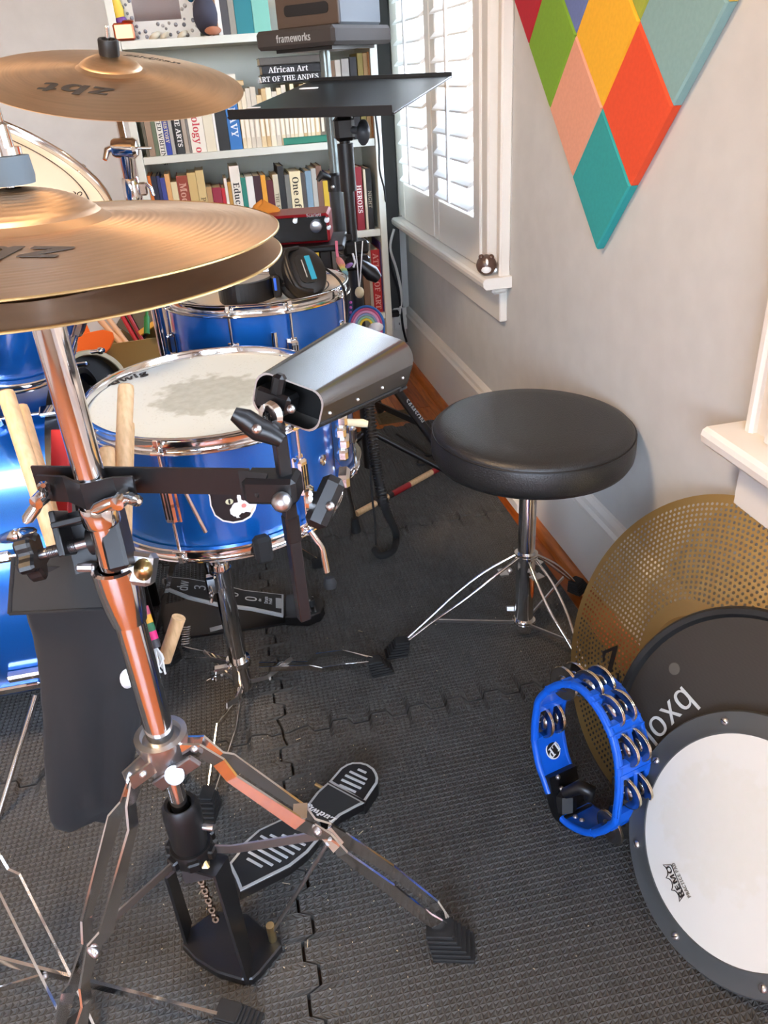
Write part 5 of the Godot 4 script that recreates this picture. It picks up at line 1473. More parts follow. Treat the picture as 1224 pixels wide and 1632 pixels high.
func mosaic_mirror() -> void:
	# frame leaning against the back, set with glass pebbles
	var z := -2.72
	var a := gz(192, 55, z); var e := gz(318, 46, z)
	var y0 := 1.1145
	var p := Vector3((a.x + e.x) / 2, y0, z)
	var t := thing("mosaic_mirror", "mirror in a white frame set with coloured glass pebbles", "mirror", p)
	var w := e.x - a.x
	var H := .26
	var bw := .046
	var f := MB.new()
	f.box(p + Vector3(0, bw / 2, 0), Vector3(w, bw, .012)).box(p + Vector3(0, H - bw / 2, 0), Vector3(w, bw, .012))
	for s in [-1.0, 1.0]: f.box(p + Vector3(s * (w / 2 - bw / 2), H / 2, 0), Vector3(bw, H - bw * 2, .012))
	put(f, "frame", mat("grout", srgb(206, 206, 200), .7), t)
	put(MB.new().box(p + Vector3(0, H / 2, -.012), Vector3(w - bw * 2 + .004, H - bw * 2 + .01, .004), Basis(Vector3.RIGHT, -.1)), "mirror_glass", mat("mirror_glass", Color(.74, .74, .76), .06, 1.0), t)
	rng.seed = 31
	var cols := [srgb(150, 152, 158), srgb(190, 190, 188), srgb(120, 124, 132), srgb(22, 110, 150), srgb(60, 124, 66), srgb(186, 140, 100), srgb(140, 110, 170), srgb(30, 120, 140)]
	var placed := []
	for k in 400:
		if placed.size() >= 86: break
		var r := rng.randf_range(.0035, .006) if rng.randf() < .8 else rng.randf_range(.008, .0125)
		var q := Vector2(rng.randf_range(-w / 2 + r, w / 2 - r), rng.randf_range(r, H - r))
		if absf(q.x) < w / 2 - bw + r and q.y > bw - r and q.y < H - bw + r: continue
		var ok := true
		for o in placed:
			if Vector2(o.x, o.y).distance_to(q) < o.z + r + .0008: ok = false
		if not ok: continue
		placed.append(Vector3(q.x, q.y, r))
		var c: Color = cols[rng.randi_range(0, 2)] if r < .007 else cols[rng.randi_range(3, 7)]
		var key := "pebble_" + c.to_html(false)
		if not M.has(key): mat(key, c, .12)
		put(MB.new().ball(p + Vector3(q.x, q.y, .006), r, 10, Vector3(1, 1, .45)), "pebble", M[key], t)
	# little yellow figure in a copper pot
	var g := gz(197, 58, -2.695)
	var pot := Vector3(g.x + .004, y0, -2.695)
	var o := thing("copper_pot", "small square copper pot on the top shelf", "pot", pot)
	put(MB.new().box(pot + Vector3(.0, .022, 0), Vector3(.056, .043, .04), Basis.IDENTITY, .005), "body", mat("copper", srgb(196, 106, 78), .28, 1.0), o)
	put(MB.new().lathe([Vector2(.017, 0), Vector2(.02, .004), Vector2(.014, .007), Vector2(.01, .006)], Transform3D(Basis.IDENTITY, pot + Vector3(.012, .043, 0)), 16), "spout_ring", M.copper, o)
	var fp := pot + Vector3(-.002, .044, 0)
	var fg := thing("toy_figure", "little yellow striped toy figure with purple collar standing in a copper pot", "figurine", fp)
	put(MB.new().lathe([Vector2(0, .0), Vector2(.015, 0), Vector2(.016, .008), Vector2(.012, .014)], Transform3D(Basis.IDENTITY, fp), 16), "collar", mat("purple", srgb(110, 62, 142), .5), fg)
	put(MB.new().lathe([Vector2(.013, .013), Vector2(.016, .03), Vector2(.014, .05), Vector2(.012, .066), Vector2(.0, .07)], Transform3D(Basis(Vector3.BACK, .14), fp), 16), "body", mat("toy_yellow", srgb(222, 190, 60), .5), fg)
	for k in 3: put(MB.new().ball(fp + Vector3(-.017, .026 + .014 * k, .004), .0045, 8), "stripe", M.ink, fg)
	put(MB.new().ball(fp + Vector3(-.009, .075, 0), .011, 12), "head", M.purple, fg)
	# dark plush beside the mirror
	var d := gz(331, 40, -2.705)
	var dp := Vector3(d.x, y0, -2.7)
	var pl := thing("plush_toy", "dark blue-grey plush animal sitting beside the mirror", "plush toy", dp)
	var pm := mat("plush_dark", srgb(62, 62, 74), .95)
	put(MB.new().ball(dp + Vector3(-.002, .052, 0), .036, 20, Vector3(.98, 1.45, .75)), "body", pm, pl)
	put(MB.new().ball(dp + Vector3(.004, .118, .0), .03, 18), "head", pm, pl)
	put(MB.new().ball(dp + Vector3(.012, .012, .016), .02, 14, Vector3(1.2, .55, 1)), "paw", mat("plush_tan", srgb(170, 112, 84), .9), pl)
	# shells lying at the foot of the mirror
	for q in [[246, 55, .017], [262, 54, .013], [290, 51, .015]]:
		var s := gz(q[0], q[1], -2.69)
		var sp := Vector3(s.x, y0, -2.692)
		one(MB.new().ball(sp + Vector3(0, .007, 0), q[2], 14, Vector3(1.2, .5, .6), Basis(Vector3.BACK, .5)), "sea_shell", mat("shell_%d" % int(q[0]), srgb(206, 196, 172), .6), "pale ribbed sea shell lying before the pebble mirror", "shell", sp, "shells on the top shelf")

func desk_stands() -> void:
	# monitor platform on its pole
	var tr := at(530, 38, 1.86); var tl := tr + Vector3(-.743, 0, -.669) * .235
	var x := tr - tl; x.y = 0; x = x.normalized()
	var y := Vector3.UP
	var z := x.cross(y)
	var wd := tl.distance_to(tr)
	var th := .042
	var dp := .285
	var B := Basis(x, y, z)
	var c := (tl + tr) / 2 - z * dp / 2 + Vector3(0, -th / 2, 0)
	var pb := Vector3(c.x - .01, 0, c.z + .03)
	var t := thing("monitor_stand", "black tripod pole stand with padded speaker platform and printed leg", "stand", pb)
	var pf := put(MB.new().box(c, Vector3(wd, th, dp), B, .008), "platform", mat("foam_pad", srgb(58, 52, 48), .8), t)
	letters("frameworks", .0155, Transform3D(B, (tl + tr) / 2 - Vector3(0, th * .5, 0) + z * .0005), M.silver_ink, pf, "lettering", "Droid Sans", 700, false, .82)
	put(MB.new().box(c - y * (th / 2 + .004), Vector3(wd * .72, .008, dp * .72), B), "platform_bracket", M.black_metal, t)
	var pole_m := mat("pole_grey", srgb(58, 60, 60), .35, .3)
	put(rod(Vector3(pb.x, .72, pb.z), Vector3(pb.x, c.y - th / 2, pb.z), .0135, 16), "upper_pole", mat("pole_steel", srgb(120, 128, 126), .3, .8), t)
	put(rod(Vector3(pb.x, .1, pb.z), Vector3(pb.x, .74, pb.z), .0185, 18), "lower_pole", pole_m, t)
	put(MB.new().lathe([Vector2(.0185, .715), Vector2(.0225, .715), Vector2(.0225, .755), Vector2(.0135, .762)], Transform3D(Basis.IDENTITY, pb), 20), "pole_collar", M.black_plastic, t)
	put(MB.new().ball(Vector3(pb.x - .012, .728, pb.z + .021), .0055, 10), "collar_screw", M.nickel, t)
	put(MB.new().tube([Vector3(pb.x - .015, .75, pb.z + .01), Vector3(pb.x - .04, .762, pb.z + .02), Vector3(pb.x - .052, .748, pb.z + .022)], [.008, .011, .006], 8), "collar_knob", M.black_plastic, t)
	# tripod legs with one printed tube
	var foot := gy(716, 735, .01)
	var apex := Vector3(pb.x, .34, pb.z)
	for k in 3:
		var f := foot
		if k == 1: f = Vector3(pb.x - .22, .01, pb.z + .0)
		if k == 2: f = Vector3(pb.x + .1, .01, pb.z - .1)
		var lg := put(rod(apex, f, .0135, 14), "leg", M.black_metal, t)
		put(MB.new().ball(f + Vector3(0, .004, 0), .0145, 12, Vector3(1, .8, 1)), "rubber_foot", M.rubber, t)
		put(MB.new().bar([Vector3(pb.x, .12, pb.z), apex.lerp(f, .74)], .018, .006, Vector3.UP), "brace", M.black_metal, t)
		if k == 0:
			var ld := (f - apex).normalized()
			var nz := (O - apex.lerp(f, .6)); nz = (nz - ld * nz.dot(ld)).normalized()
			var up := nz.cross(ld)
			var mid := gp(658, 660, apex, up.cross(ld).normalized())
			var on := apex + ld * (mid - apex).dot(ld)
			letters("SAMSON", .0135, Transform3D(Basis(ld, up, nz), on + up * .006 + nz * .0125), M.silver_ink, lg, "lettering", "Droid Sans", 700, false, 1.1)
	put(MB.new().lathe([Vector2(.018, .33), Vector2(.027, .33), Vector2(.027, .37), Vector2(.018, .372)], Transform3D(Basis.IDENTITY, pb), 18), "leg_collar", M.black_plastic, t)
	# speaker
	var sp := thing("studio_monitor", "brown-fronted studio monitor speaker on the padded platform", "speaker", c + y * (th / 2))
	var sc := c + y * (th / 2 + .14) + x * (wd / 2 - .1) + z * (dp / 2 - .145)
	put(MB.new().box(sc, Vector3(.185, .28, .2), B, .006), "cabinet", mat("speaker_grey", srgb(92, 96, 100), .5), sp)
	put(MB.new().box(sc + z * .101, Vector3(.183, .276, .006), B, .002), "front_panel", mat("speaker_brown", srgb(82, 66, 54), .55), sp)
	put(MB.new().prism(rrect(.13, .024, .009), 0, .0025, Transform3D(B, sc + z * .1035 - y * .102)), "bass_port", M.ink, sp)
	put(MB.new().lathe([Vector2(.06, 0), Vector2(.064, .004), Vector2(.056, .004), Vector2(.03, -.012), Vector2(.018, -.006), Vector2(0, -.002)], frame(sc + z * .104 - y * .012, z, x), 32), "woofer", M.black_satin, sp)
	# desk tray on its own stand
	var fl := at(362, 188, 1.672); var frr := at(628, 181, 1.558)
	var bk := at(720, 122, 1.892)
	var tx := (frr - fl).normalized()
	var tz := bk - frr; tz = tz - tx * tz.dot(tx)
	var tdp := tz.length(); tz = tz.normalized()
	var tn := tx.cross(tz)
	if tn.y < 0: tn = -tn
	var tw := fl.distance_to(frr)
	var to := thing("desk_tray_stand", "black laptop tray on an adjustable pole with clamp knobs", "stand", Vector3(.31, 0, -2.0))
	var TB := Basis(tx, tn, tx.cross(tn))
	var tc := (fl + frr) / 2 + tz * tdp / 2
	put(MB.new().box(tc, Vector3(tw, .004, tdp), TB, .001), "tray", mat("tray_black", srgb(20, 21, 23), .36), to)
	put(MB.new().box((fl + frr) / 2 + tn * .006, Vector3(tw * .98, .019, .004), TB, .001), "front_lip", M.black_satin, to)
	put(MB.new().box(tc + tz * tdp / 2 + tn * .004, Vector3(tw, .012, .003), TB), "back_lip", M.black_satin, to)
	for q in [[492, 141, .022], [404, 172, .015]]:
		var s := gp(q[0], q[1], tc + tn * .003, tn)
		put(MB.new().prism(rrect(q[2] * 2.2, q[2] * .9, q[2] * .4), 0, .001, Transform3D(Basis(tx, tz, tn), s)), "worn_sticker", M.white, to)
	var head := at(548, 205, 1.76)
	var base := Vector3(head.x, 0, head.z)
	var hb := Vector3(base.x, head.y, base.z)
	put(MB.new().tube([tc - tn * .02, hb + Vector3(0, .01, 0)], .016, 12).box(hb - Vector3(0, .0, 0), Vector3(.045, .05, .04), Basis.IDENTITY, .008), "tilt_head", M.black_plastic, to)
	put(MB.new().ball(at(579, 211, 1.74), .02, 16, Vector3(.75, 1.45, .6), Basis(RX, RY, RZ)).tube([hb, at(579, 209, 1.74)], .008, 10), "clamp_knob", mat("knob_grey", srgb(58, 62, 66), .45), to)
	put(rod(Vector3(base.x, .56, base.z), hb, .0125, 16), "upper_pole", M.black_satin, to)
	put(rod(Vector3(base.x, hb.y - .13, base.z), hb - Vector3(0, .03, 0), .0185, 18), "pole_sleeve", M.black_plastic, to)
	put(rod(Vector3(base.x, .05, base.z), Vector3(base.x, .6, base.z), .0165, 18), "lower_pole", M.black_satin, to)
	for q in [[.635, .03], [.6, .034]]: put(MB.new().box(Vector3(base.x, q[0], base.z), Vector3(.066, .03, .056), Basis(Vector3.UP, .2), .006), "pole_clamp", M.black_plastic, to)
	put(MB.new().tube([Vector3(base.x + .01, .6, base.z + .02), Vector3(base.x + .035, .575, base.z + .03), Vector3(base.x + .05, .56, base.z + .03)], [.012, .02, .012], 10), "clamp_knob", M.black_plastic, to)
	for a in [.3, 2.9, 4.6]:
		var f := base + Vector3(cos(a) * .24, .0135, sin(a) * .24)
		put(rod(Vector3(base.x, .16, base.z), f, .009, 10), "leg", M.black_metal, to)
		put(MB.new().ball(f, .0125, 10), "rubber_foot", M.rubber, to)
	# small shelf clamped to the pole, with the recording interface
	x = Vector3(RX.x, 0, RX.z).normalized(); z = x.cross(y); B = Basis(x, y, z)
	var ip := at(486, 385, 1.78)
	put(MB.new().box(ip + Vector3(-.01, -.012, -.05), Vector3(.22, .014, .17), B, .004), "side_tray", M.black_satin, to)
	put(MB.new().bar([ip + Vector3(.08, -.012, -.06), Vector3(base.x, ip.y - .012, base.z)], .012, .02, Vector3.UP), "tray_arm", M.black_metal, to)
	var io := thing("audio_interface", "red metal recording interface with black front and knobs", "audio interface", ip - Vector3(0, .005, 0))
	var ic := ip + Vector3(-.006, .0275, -.05)
	put(MB.new().box(ic, Vector3(.15, .062, .11), B, .005), "case", mat("case_red", srgb(150, 14, 28), .35, .35), io)
	var fp := put(MB.new().box(ic + z * .0555 , Vector3(.138, .052, .003), B, .001), "front_panel", M.screen_black, io)
	for q in [[504, 360, .0135, .012], [471, 351, .0062, .01], [521, 350, .0058, .008], [524, 362, .005, .007]]:
		var kp := gp(q[0], q[1], ic + z * .0572, z)
		put(MB.new().lathe([Vector2(q[2], 0), Vector2(q[2] * .96, q[3]), Vector2(q[2] * .85, q[3] + .001), Vector2(0, q[3] + .001)], frame(kp, z, x), 24), "knob", M.steel if q[2] > .01 else M.nickel, fp)
	letters("Scarlett", .007, Transform3D(B, gp(500, 343, ic + z * .0575, z)), M.silver_ink, fp)
	# orange mitt draped by it
	var rows := []
	var oc := at(420, 332, 1.8)
	for i in 9:
		var r_ := []
		for j in 15:
			var a := TAU * j / 14
			var f := float(i) / 8
			var rr := .028 * sin(PI * (.08 + .9 * f)) * (1.0 + .22 * sin(a * 3.0 + f * 3.0))
			r_.append(oc + Vector3(rr * cos(a) * 1.1, lerpf(-.03, .016, f) + .004 * sin(a * 2.0), rr * sin(a) * .6))
		rows.append(r_)
	one(MB.new().grid(rows), "orange_mitt", mat("orange_cloth", srgb(224, 138, 46), .9), "crumpled orange cloth mitt lying behind the hi-hats", "cloth", oc - Vector3(0, .03, 0))

func headphones() -> void:
	# lying on the floor tom
	var fy := .646
	var e1 := gy(480, 440, fy + .05)
	var t := thing("headphones", "black studio headphones lying on the floor tom head", "headphones", gy(440, 470, fy))
	var band := []
	var bp := [[366, 452], [352, 464], [356, 474], [378, 477], [405, 473], [428, 466], [444, 456]]
	for q in bp: band.append(gy(q[0], q[1] - 6.0, fy + .022))
	put(MB.new().bar(smooth_path(band, 5), .036, .009, Vector3.UP), "headband", M.black_plastic, t)
	letters("STUDIO", .011, Transform3D(Basis(RX, Vector3.UP, RX.cross(Vector3.UP)), gy(362, 458, fy + .024) + RZ * .012), M.silver_ink, t, "lettering", "Droid Sans", 700)
	var sl := gy(440, 456, fy + .024)
	put(MB.new().box(sl, Vector3(.016, .04, .018), Basis(Vector3.UP, .3), .004), "slider", M.black_satin, t)
	put(MB.new().box(sl + RZ * .011, Vector3(.005, .022, .002), Basis(RX, Vector3.UP, RX.cross(Vector3.UP)), .001), "side_badge", mat("badge_blue", srgb(36, 92, 210), .3), t)
	var cn := (RX * .35 + RZ * .85 + Vector3.UP * .25).normalized()
	var c := gy(486, 432, fy + .045)
	var cx := frame(c, cn, Vector3.UP)
	put(MB.new().lathe([Vector2(0, -.03), Vector2(.03, -.03), Vector2(.04, -.022), Vector2(.043, -.006), Vector2(.04, .004), Vector2(.032, .008), Vector2(0, .009)], Transform3D(cx.basis * Basis.from_scale(Vector3(1.15, 1, .95)), c), 32), "ear_cup", M.black_satin, t)
	put(MB.new().lathe([Vector2(.034, -.042), Vector2(.044, -.038), Vector2(.044, -.03), Vector2(.038, -.026)], cx, 32), "ear_pad", M.rubber, t)
	var py := cx.basis.x; var px := cx.basis.z
	var bt := Basis(px, py, cn)
	put(MB.new().prism(rrect(.034, .056, .012), .009, .0105, Transform3D(bt, c)), "cup_plate", mat("plate_black", srgb(26, 27, 28), .3), t)
	put(MB.new().box(c + cn * .011 + px * (.008 if px.dot(RX) > 0 else -.008), Vector3(.010, .046, .001), bt), "blue_label", mat("label_cyan", srgb(36, 140, 168), .4), t)
	put(MB.new().box(c + cn * .011 - px * (.004 if px.dot(RX) > 0 else -.004), Vector3(.0016, .034, .001), bt), "label_line", M.silver_ink, t)
	put(MB.new().tube(smooth_path([c + py * .044 + cn * .004, c + py * .03 + cn * .014 - px * .03, c - py * .03 - px * .03 + cn * .014, c - py * .042 + cn * .004]), .0045, 8), "yoke", M.black_plastic, t)
	var c2 := gy(463, 428, fy + .046)
	put(MB.new().lathe([Vector2(0, -.02), Vector2(.036, -.018), Vector2(.041, -.004), Vector2(.036, .012), Vector2(0, .014)], frame(c2, cn, Vector3.UP), 28), "ear_cup", M.rubber, t)
	put(MB.new().tube(smooth_path([c2 + Vector3(0, -.02, .02), sl + Vector3(.012, .004, 0), gy(456, 440, fy + .03)]), .0013, 6), "link_wire", M.black_satin, t)
	# lead running over the rim
	put(MB.new().tube(smooth_path([gy(506, 424, fy + .04), gy(524, 432, fy + .03), gy(544, 452, fy + .02), at(553, 486, 1.5), at(552, 530, 1.52), at(560, 600, 1.56)]), .0024, 8), "lead", M.rubber, t)

# ---------- wall diamonds, leaning cymbal and pads, tambourine ----------
func diamonds() -> void:
	var B := Vector2(-1.365, .692)
	var e1 := Vector2(.105, .118)
	var e2 := Vector2(-.120, .111)
	var list := [[0, 0, "teal", srgb(44, 154, 152), "bottom tip of the cluster"], [0, 1, "salmon pink", srgb(222, 156, 128), "between green and teal"], [1, 0, "orange red", srgb(226, 78, 40), "between teal and light blue"], [0, 2, "green", srgb(120, 162, 44), "between crimson and salmon"], [1, 1, "golden yellow", srgb(238, 178, 40), "above the orange red one"], [2, 0, "light grey blue", srgb(134, 170, 168), "beside the orange red one"], [0, 3, "crimson", srgb(178, 28, 44), "beside the green one"], [1, 2, "periwinkle", srgb(104, 120, 172), "between green and yellow"], [2, 1, "lime", srgb(160, 170, 60), "between yellow and light blue"], [3, 0, "pale yellow", srgb(224, 196, 90), "above the light blue one"], [1, 3, "coral", srgb(214, 110, 90), "above the periwinkle one"], [2, 2, "mint", srgb(120, 176, 150), "above the lime one"]]
	for d in list:
		var o: Vector2 = B + e1 * d[0] + e2 * d[1]
		var c := o + (e1 + e2) * .5
		var poly := PackedVector2Array()
		for p in [o, o + e1, o + e1 + e2, o + e2]: poly.append(Vector2((p.x - c.x) * .992, (p.y - c.y) * .992))
		var m := mat("felt_" + d[2].replace(" ", "_"), d[3], .92)
		m.heightmap_enabled = false
		tripl(m, felt_tex(), Vector3(7, 7, 7))
		var pos := Vector3(WX, c.y, c.x)
		var mb := MB.new().prism(poly, 0.0, .018, Transform3D(Basis(Vector3(0, 0, 1), Vector3.UP, Vector3(-1, 0, 0)), pos), .003)
		one(mb, "felt_diamond", m, "%s diamond felt wall panel, %s" % [d[2], d[4]], "wall panel", pos, "felt diamonds on the wall")
var _felt: NoiseTexture2D
func felt_tex() -> NoiseTexture2D:
	if _felt == null: _felt = noise_tex(.05, [[0.0, Color(.955, .955, .955)], [1.0, Color(1, 1, 1)]], 256, 61, 4)
	return _felt

func leaning() -> void:
	# perforated cymbal against the wall: every hole cut
	var c := Vector3(.578, .231, -.785)
	var n := Vector3(-.872, .462, .162)
	var xf := frame(c, n, Vector3.UP)
	var R := .243
	var t := thing("perforated_cymbal", "gold perforated quiet cymbal leaning against the wall", "cymbal", c - Vector3(0, .215, 0))
	var mb := MB.new()
	var dr := .0079
	var rings := []
	var r := .232
	var odd := 0
	while r - dr > .075:
		var cnt := int(round(TAU * (r - dr / 2) / .0082))
		rings.append([r, r - dr, cnt, odd]); odd = 1 - odd
		r -= dr
	for q in rings:
		var ro: float = q[0]; var ri: float = q[1]; var cnt: int = q[2]
		var da := TAU / cnt
		for k in cnt:
			var a0: float = (k + .5 * q[3]) * da
			var am: float = a0 + da / 2
			var rm := (ro + ri) / 2
			var hr := .0024
			var hole := []
			for h in 8:
				var g := TAU * h / 8 + PI / 8
				hole.append(cp3(xf, rm + hr * sin(g), am + hr * cos(g) / rm, R))
			var c00 := cp3(xf, ri, a0, R); var c01 := cp3(xf, ri, a0 + da, R); var c10 := cp3(xf, ro, a0, R); var c11 := cp3(xf, ro, a0 + da, R)
			# corner order by angle: (+,+) (-,+) (-,-) (+,-)
			var cor := [c11, c10, c00, c01]
			for s in 4:
				var A: Vector3 = cor[s]; var Bq: Vector3 = cor[(s + 1) % 4]
				var h0: Vector3 = hole[s * 2]; var h1: Vector3 = hole[s * 2 + 1]; var h2: Vector3 = hole[(s * 2 + 2) % 8]
				mb.f3(A, h1, h0); mb.f3(A, Bq, h1); mb.f3(Bq, h2, h1)
	var body := MB.new()
	var pr := []
	for i in 7: pr.append(Vector2(lerpf(R, .232, i / 6.0), cym_h(lerpf(R, .232, i / 6.0), R, .058, .02, .02)))
	body.lathe(pr, xf, 96)
	var p2 := []
	for i in 25:
		var q := lerpf(r, .006, i / 24.0)
		p2.append(Vector2(q, cym_h(q, R, .058, .02, .02)))
	body.lathe(p2, xf, 96)
	put(mb, "perforated_bow", M.gold_mesh, t)
	put(body, "rim_and_bell", M.gold_mesh, t)
	var zx := (gp(1003, 1085, c, n) - gp(955, 1065, c, n)).normalized()
	letters("Z", .06, Transform3D(Basis(zx, n.normalized().cross(zx), n.normalized()).rotated(n.normalized(), .55), gp(976, 1066, c + n * .0075, n) + n * .002), M.ink, t, "lettering", "Droid Serif", 700, true, .8, .0004, [xf, R, .058, .02, .02])
	# black mesh head
	var hc := Vector3(.552, .209, -.631)
	var hn := Vector3(-.815, .505, .285)
	var hxf := frame(hc, hn, Vector3.UP)
	var h := thing("mesh_drumhead", "black mesh drumhead with silver print leaning on the gold cymbal", "drumhead", hc - Vector3(0, .16, 0))
	put(MB.new().lathe([Vector2(.171, -.012), Vector2(.183, -.012), Vector2(.186, -.006), Vector2(.186, .004), Vector2(.182, .009), Vector2(.175, .008), Vector2(.171, .001), Vector2(.171, -.012)], hxf, 96), "hoop", mat("hoop_black", srgb(26, 28, 29), .38), h)
	var hm := mat("mesh_black", srgb(46, 43, 39), .55)
	hm.albedo_texture = weave(); hm.uv1_triplanar = true; hm.uv1_scale = Vector3(9, 9, 9)
	put(MB.new().lathe([Vector2(.172, .001), Vector2(.1, .002), Vector2(0, .002)], hxf, 64), "mesh", hm, h)
	put(MB.new().lathe([Vector2(.0085, .0023), Vector2(0, .0024)], frame(gp(1076, 1066, hc, hn), hn), 20), "dot", mat("dot_grey", srgb(74, 72, 66), .6), h)
	var hnn := hn.normalized()
	var tx := (gp(1048, 1165, hc, hn) - gp(1090, 1120, hc, hn)).normalized()
	letters("bxolr", .036, Transform3D(Basis(tx, hnn.cross(tx), hnn), gp(1062, 1152, hc, hn) + hnn * .004), M.silver_ink, h, "lettering", "Droid Sans", 400, false, 1.0)
	# practice pad
	var pc := Vector3(.507, .1505, -.541)
	var pn := Vector3(-.824, .53, .199).normalized()
	var a := pn.cross(Vector3.UP).normalized()
	var pxf := Transform3D(Basis(a, pn, a.cross(pn)), pc)
	var p := thing("practice_pad", "round practice pad with grey screwed rim and white head leaning on the mesh drumhead", "practice pad", pc - Vector3(0, .137, 0))
	put(MB.new().lathe([Vector2(.13, -.028), Vector2(.16, -.028), Vector2(.163, -.024), Vector2(.163, -.003), Vector2(.1605, .0005), Vector2(.139, .001), Vector2(.1365, .003), Vector2(.134, .0035), Vector2(.133, .002), Vector2(.133, -.006)], pxf, 96), "rim", M.pad_rim, p)
	put(MB.new().lathe([Vector2(.13, -.027), Vector2(.05, -.027), Vector2(0, -.027)], pxf, 48), "base", M.black_satin, p)
	var hp := MB.new()
	for k in 64:
		var A := TAU * k / 64; var Bq := TAU * (k + 1) / 64
		var P := []; var U := []
		for e in [[0.0, A], [.1335, A], [.1335, Bq]]:
			P.append(pxf * Vector3(e[0] * cos(e[1]), .0022, e[0] * sin(e[1]))); U.append(Vector2(.5 + e[0] * cos(e[1]) / .27, .5 + e[0] * sin(e[1]) / .27))
		hp.tri(P[0], P[2], P[1], pn, pn, pn, U[0], U[2], U[1])
	put(hp, "pad_head", M.pad_head, p)
	for k in 8:
		var g := deg_to_rad(-48.5 + 45.7 * k)
		var d := Vector3(cos(g), 0, -sin(g))
		var sp := pxf * (d * .1485 + Vector3(0, .001, 0))
		put(MB.new().lathe([Vector2(.0052, 0), Vector2(.0046, .0022), Vector2(.003, .0034), Vector2(0, .0038)], frame(sp, pn, a), 14), "screw", M.nickel, p)
		put(MB.new().box(sp + pn * .0036, Vector3(.008, .0009, .0012), pxf.basis.rotated(pn, k * 1.3)), "screw_slot", M.ink, p)
	# printed maker's mark: crown outline with lettering
	var lx := (gp(1060, 1380, pc, pn) - gp(1086, 1434, pc, pn)).normalized()
	var ly := pn.cross(lx)
	var W := .0
	var s0 := pc + pn * .0026
	var pts := [[456, 285], [770, 1010], [655, 1175], [640, 1040], [600, 960], [540, 905], [465, 900], [490, 800], [470, 700], [420, 630], [330, 600], [375, 520], [365, 420], [320, 340], [255, 280], [456, 285]]
	var path := []
	for q in pts: path.append(gp(1040 + q[0] / 15.3, 1360 + q[1] / 15.3, s0, pn))
	put(MB.new().bar(path, .0005, .0013, pn, true), "mark_outline", M.ink, p)
	letters("REMO", .0068, Transform3D(Basis(lx, ly, pn), gp(1076, 1405, s0, pn) + pn * .0004), M.ink, p, "lettering", "Droid Sans", 700, false, 1.5)
	letters("PRACTICE PAD", .0036, Transform3D(Basis(lx, ly, pn), gp(1086, 1403, s0, pn) + pn * .0004), mat("faded_ink", srgb(110, 108, 100), .7), p, "lettering", "Droid Sans", 700, false, 1.0)
func cp3(xf: Transform3D, r: float, a: float, R: float) -> Vector3:
	return xf * Vector3(r * cos(a), cym_h(r, R, .058, .02, .02), r * sin(a))
func weave() -> ImageTexture:
	var im := Image.create(64, 64, false, Image.FORMAT_RGB8)
	for y in 64:
		for x in 64:
			var k := .78 + .22 * absf(sin(x * PI / 2.0 + .4)) * absf(sin(y * PI / 2.0 + .4))
			im.set_pixel(x, y, Color(k, k, k))
	return ImageTexture.create_from_image(im)

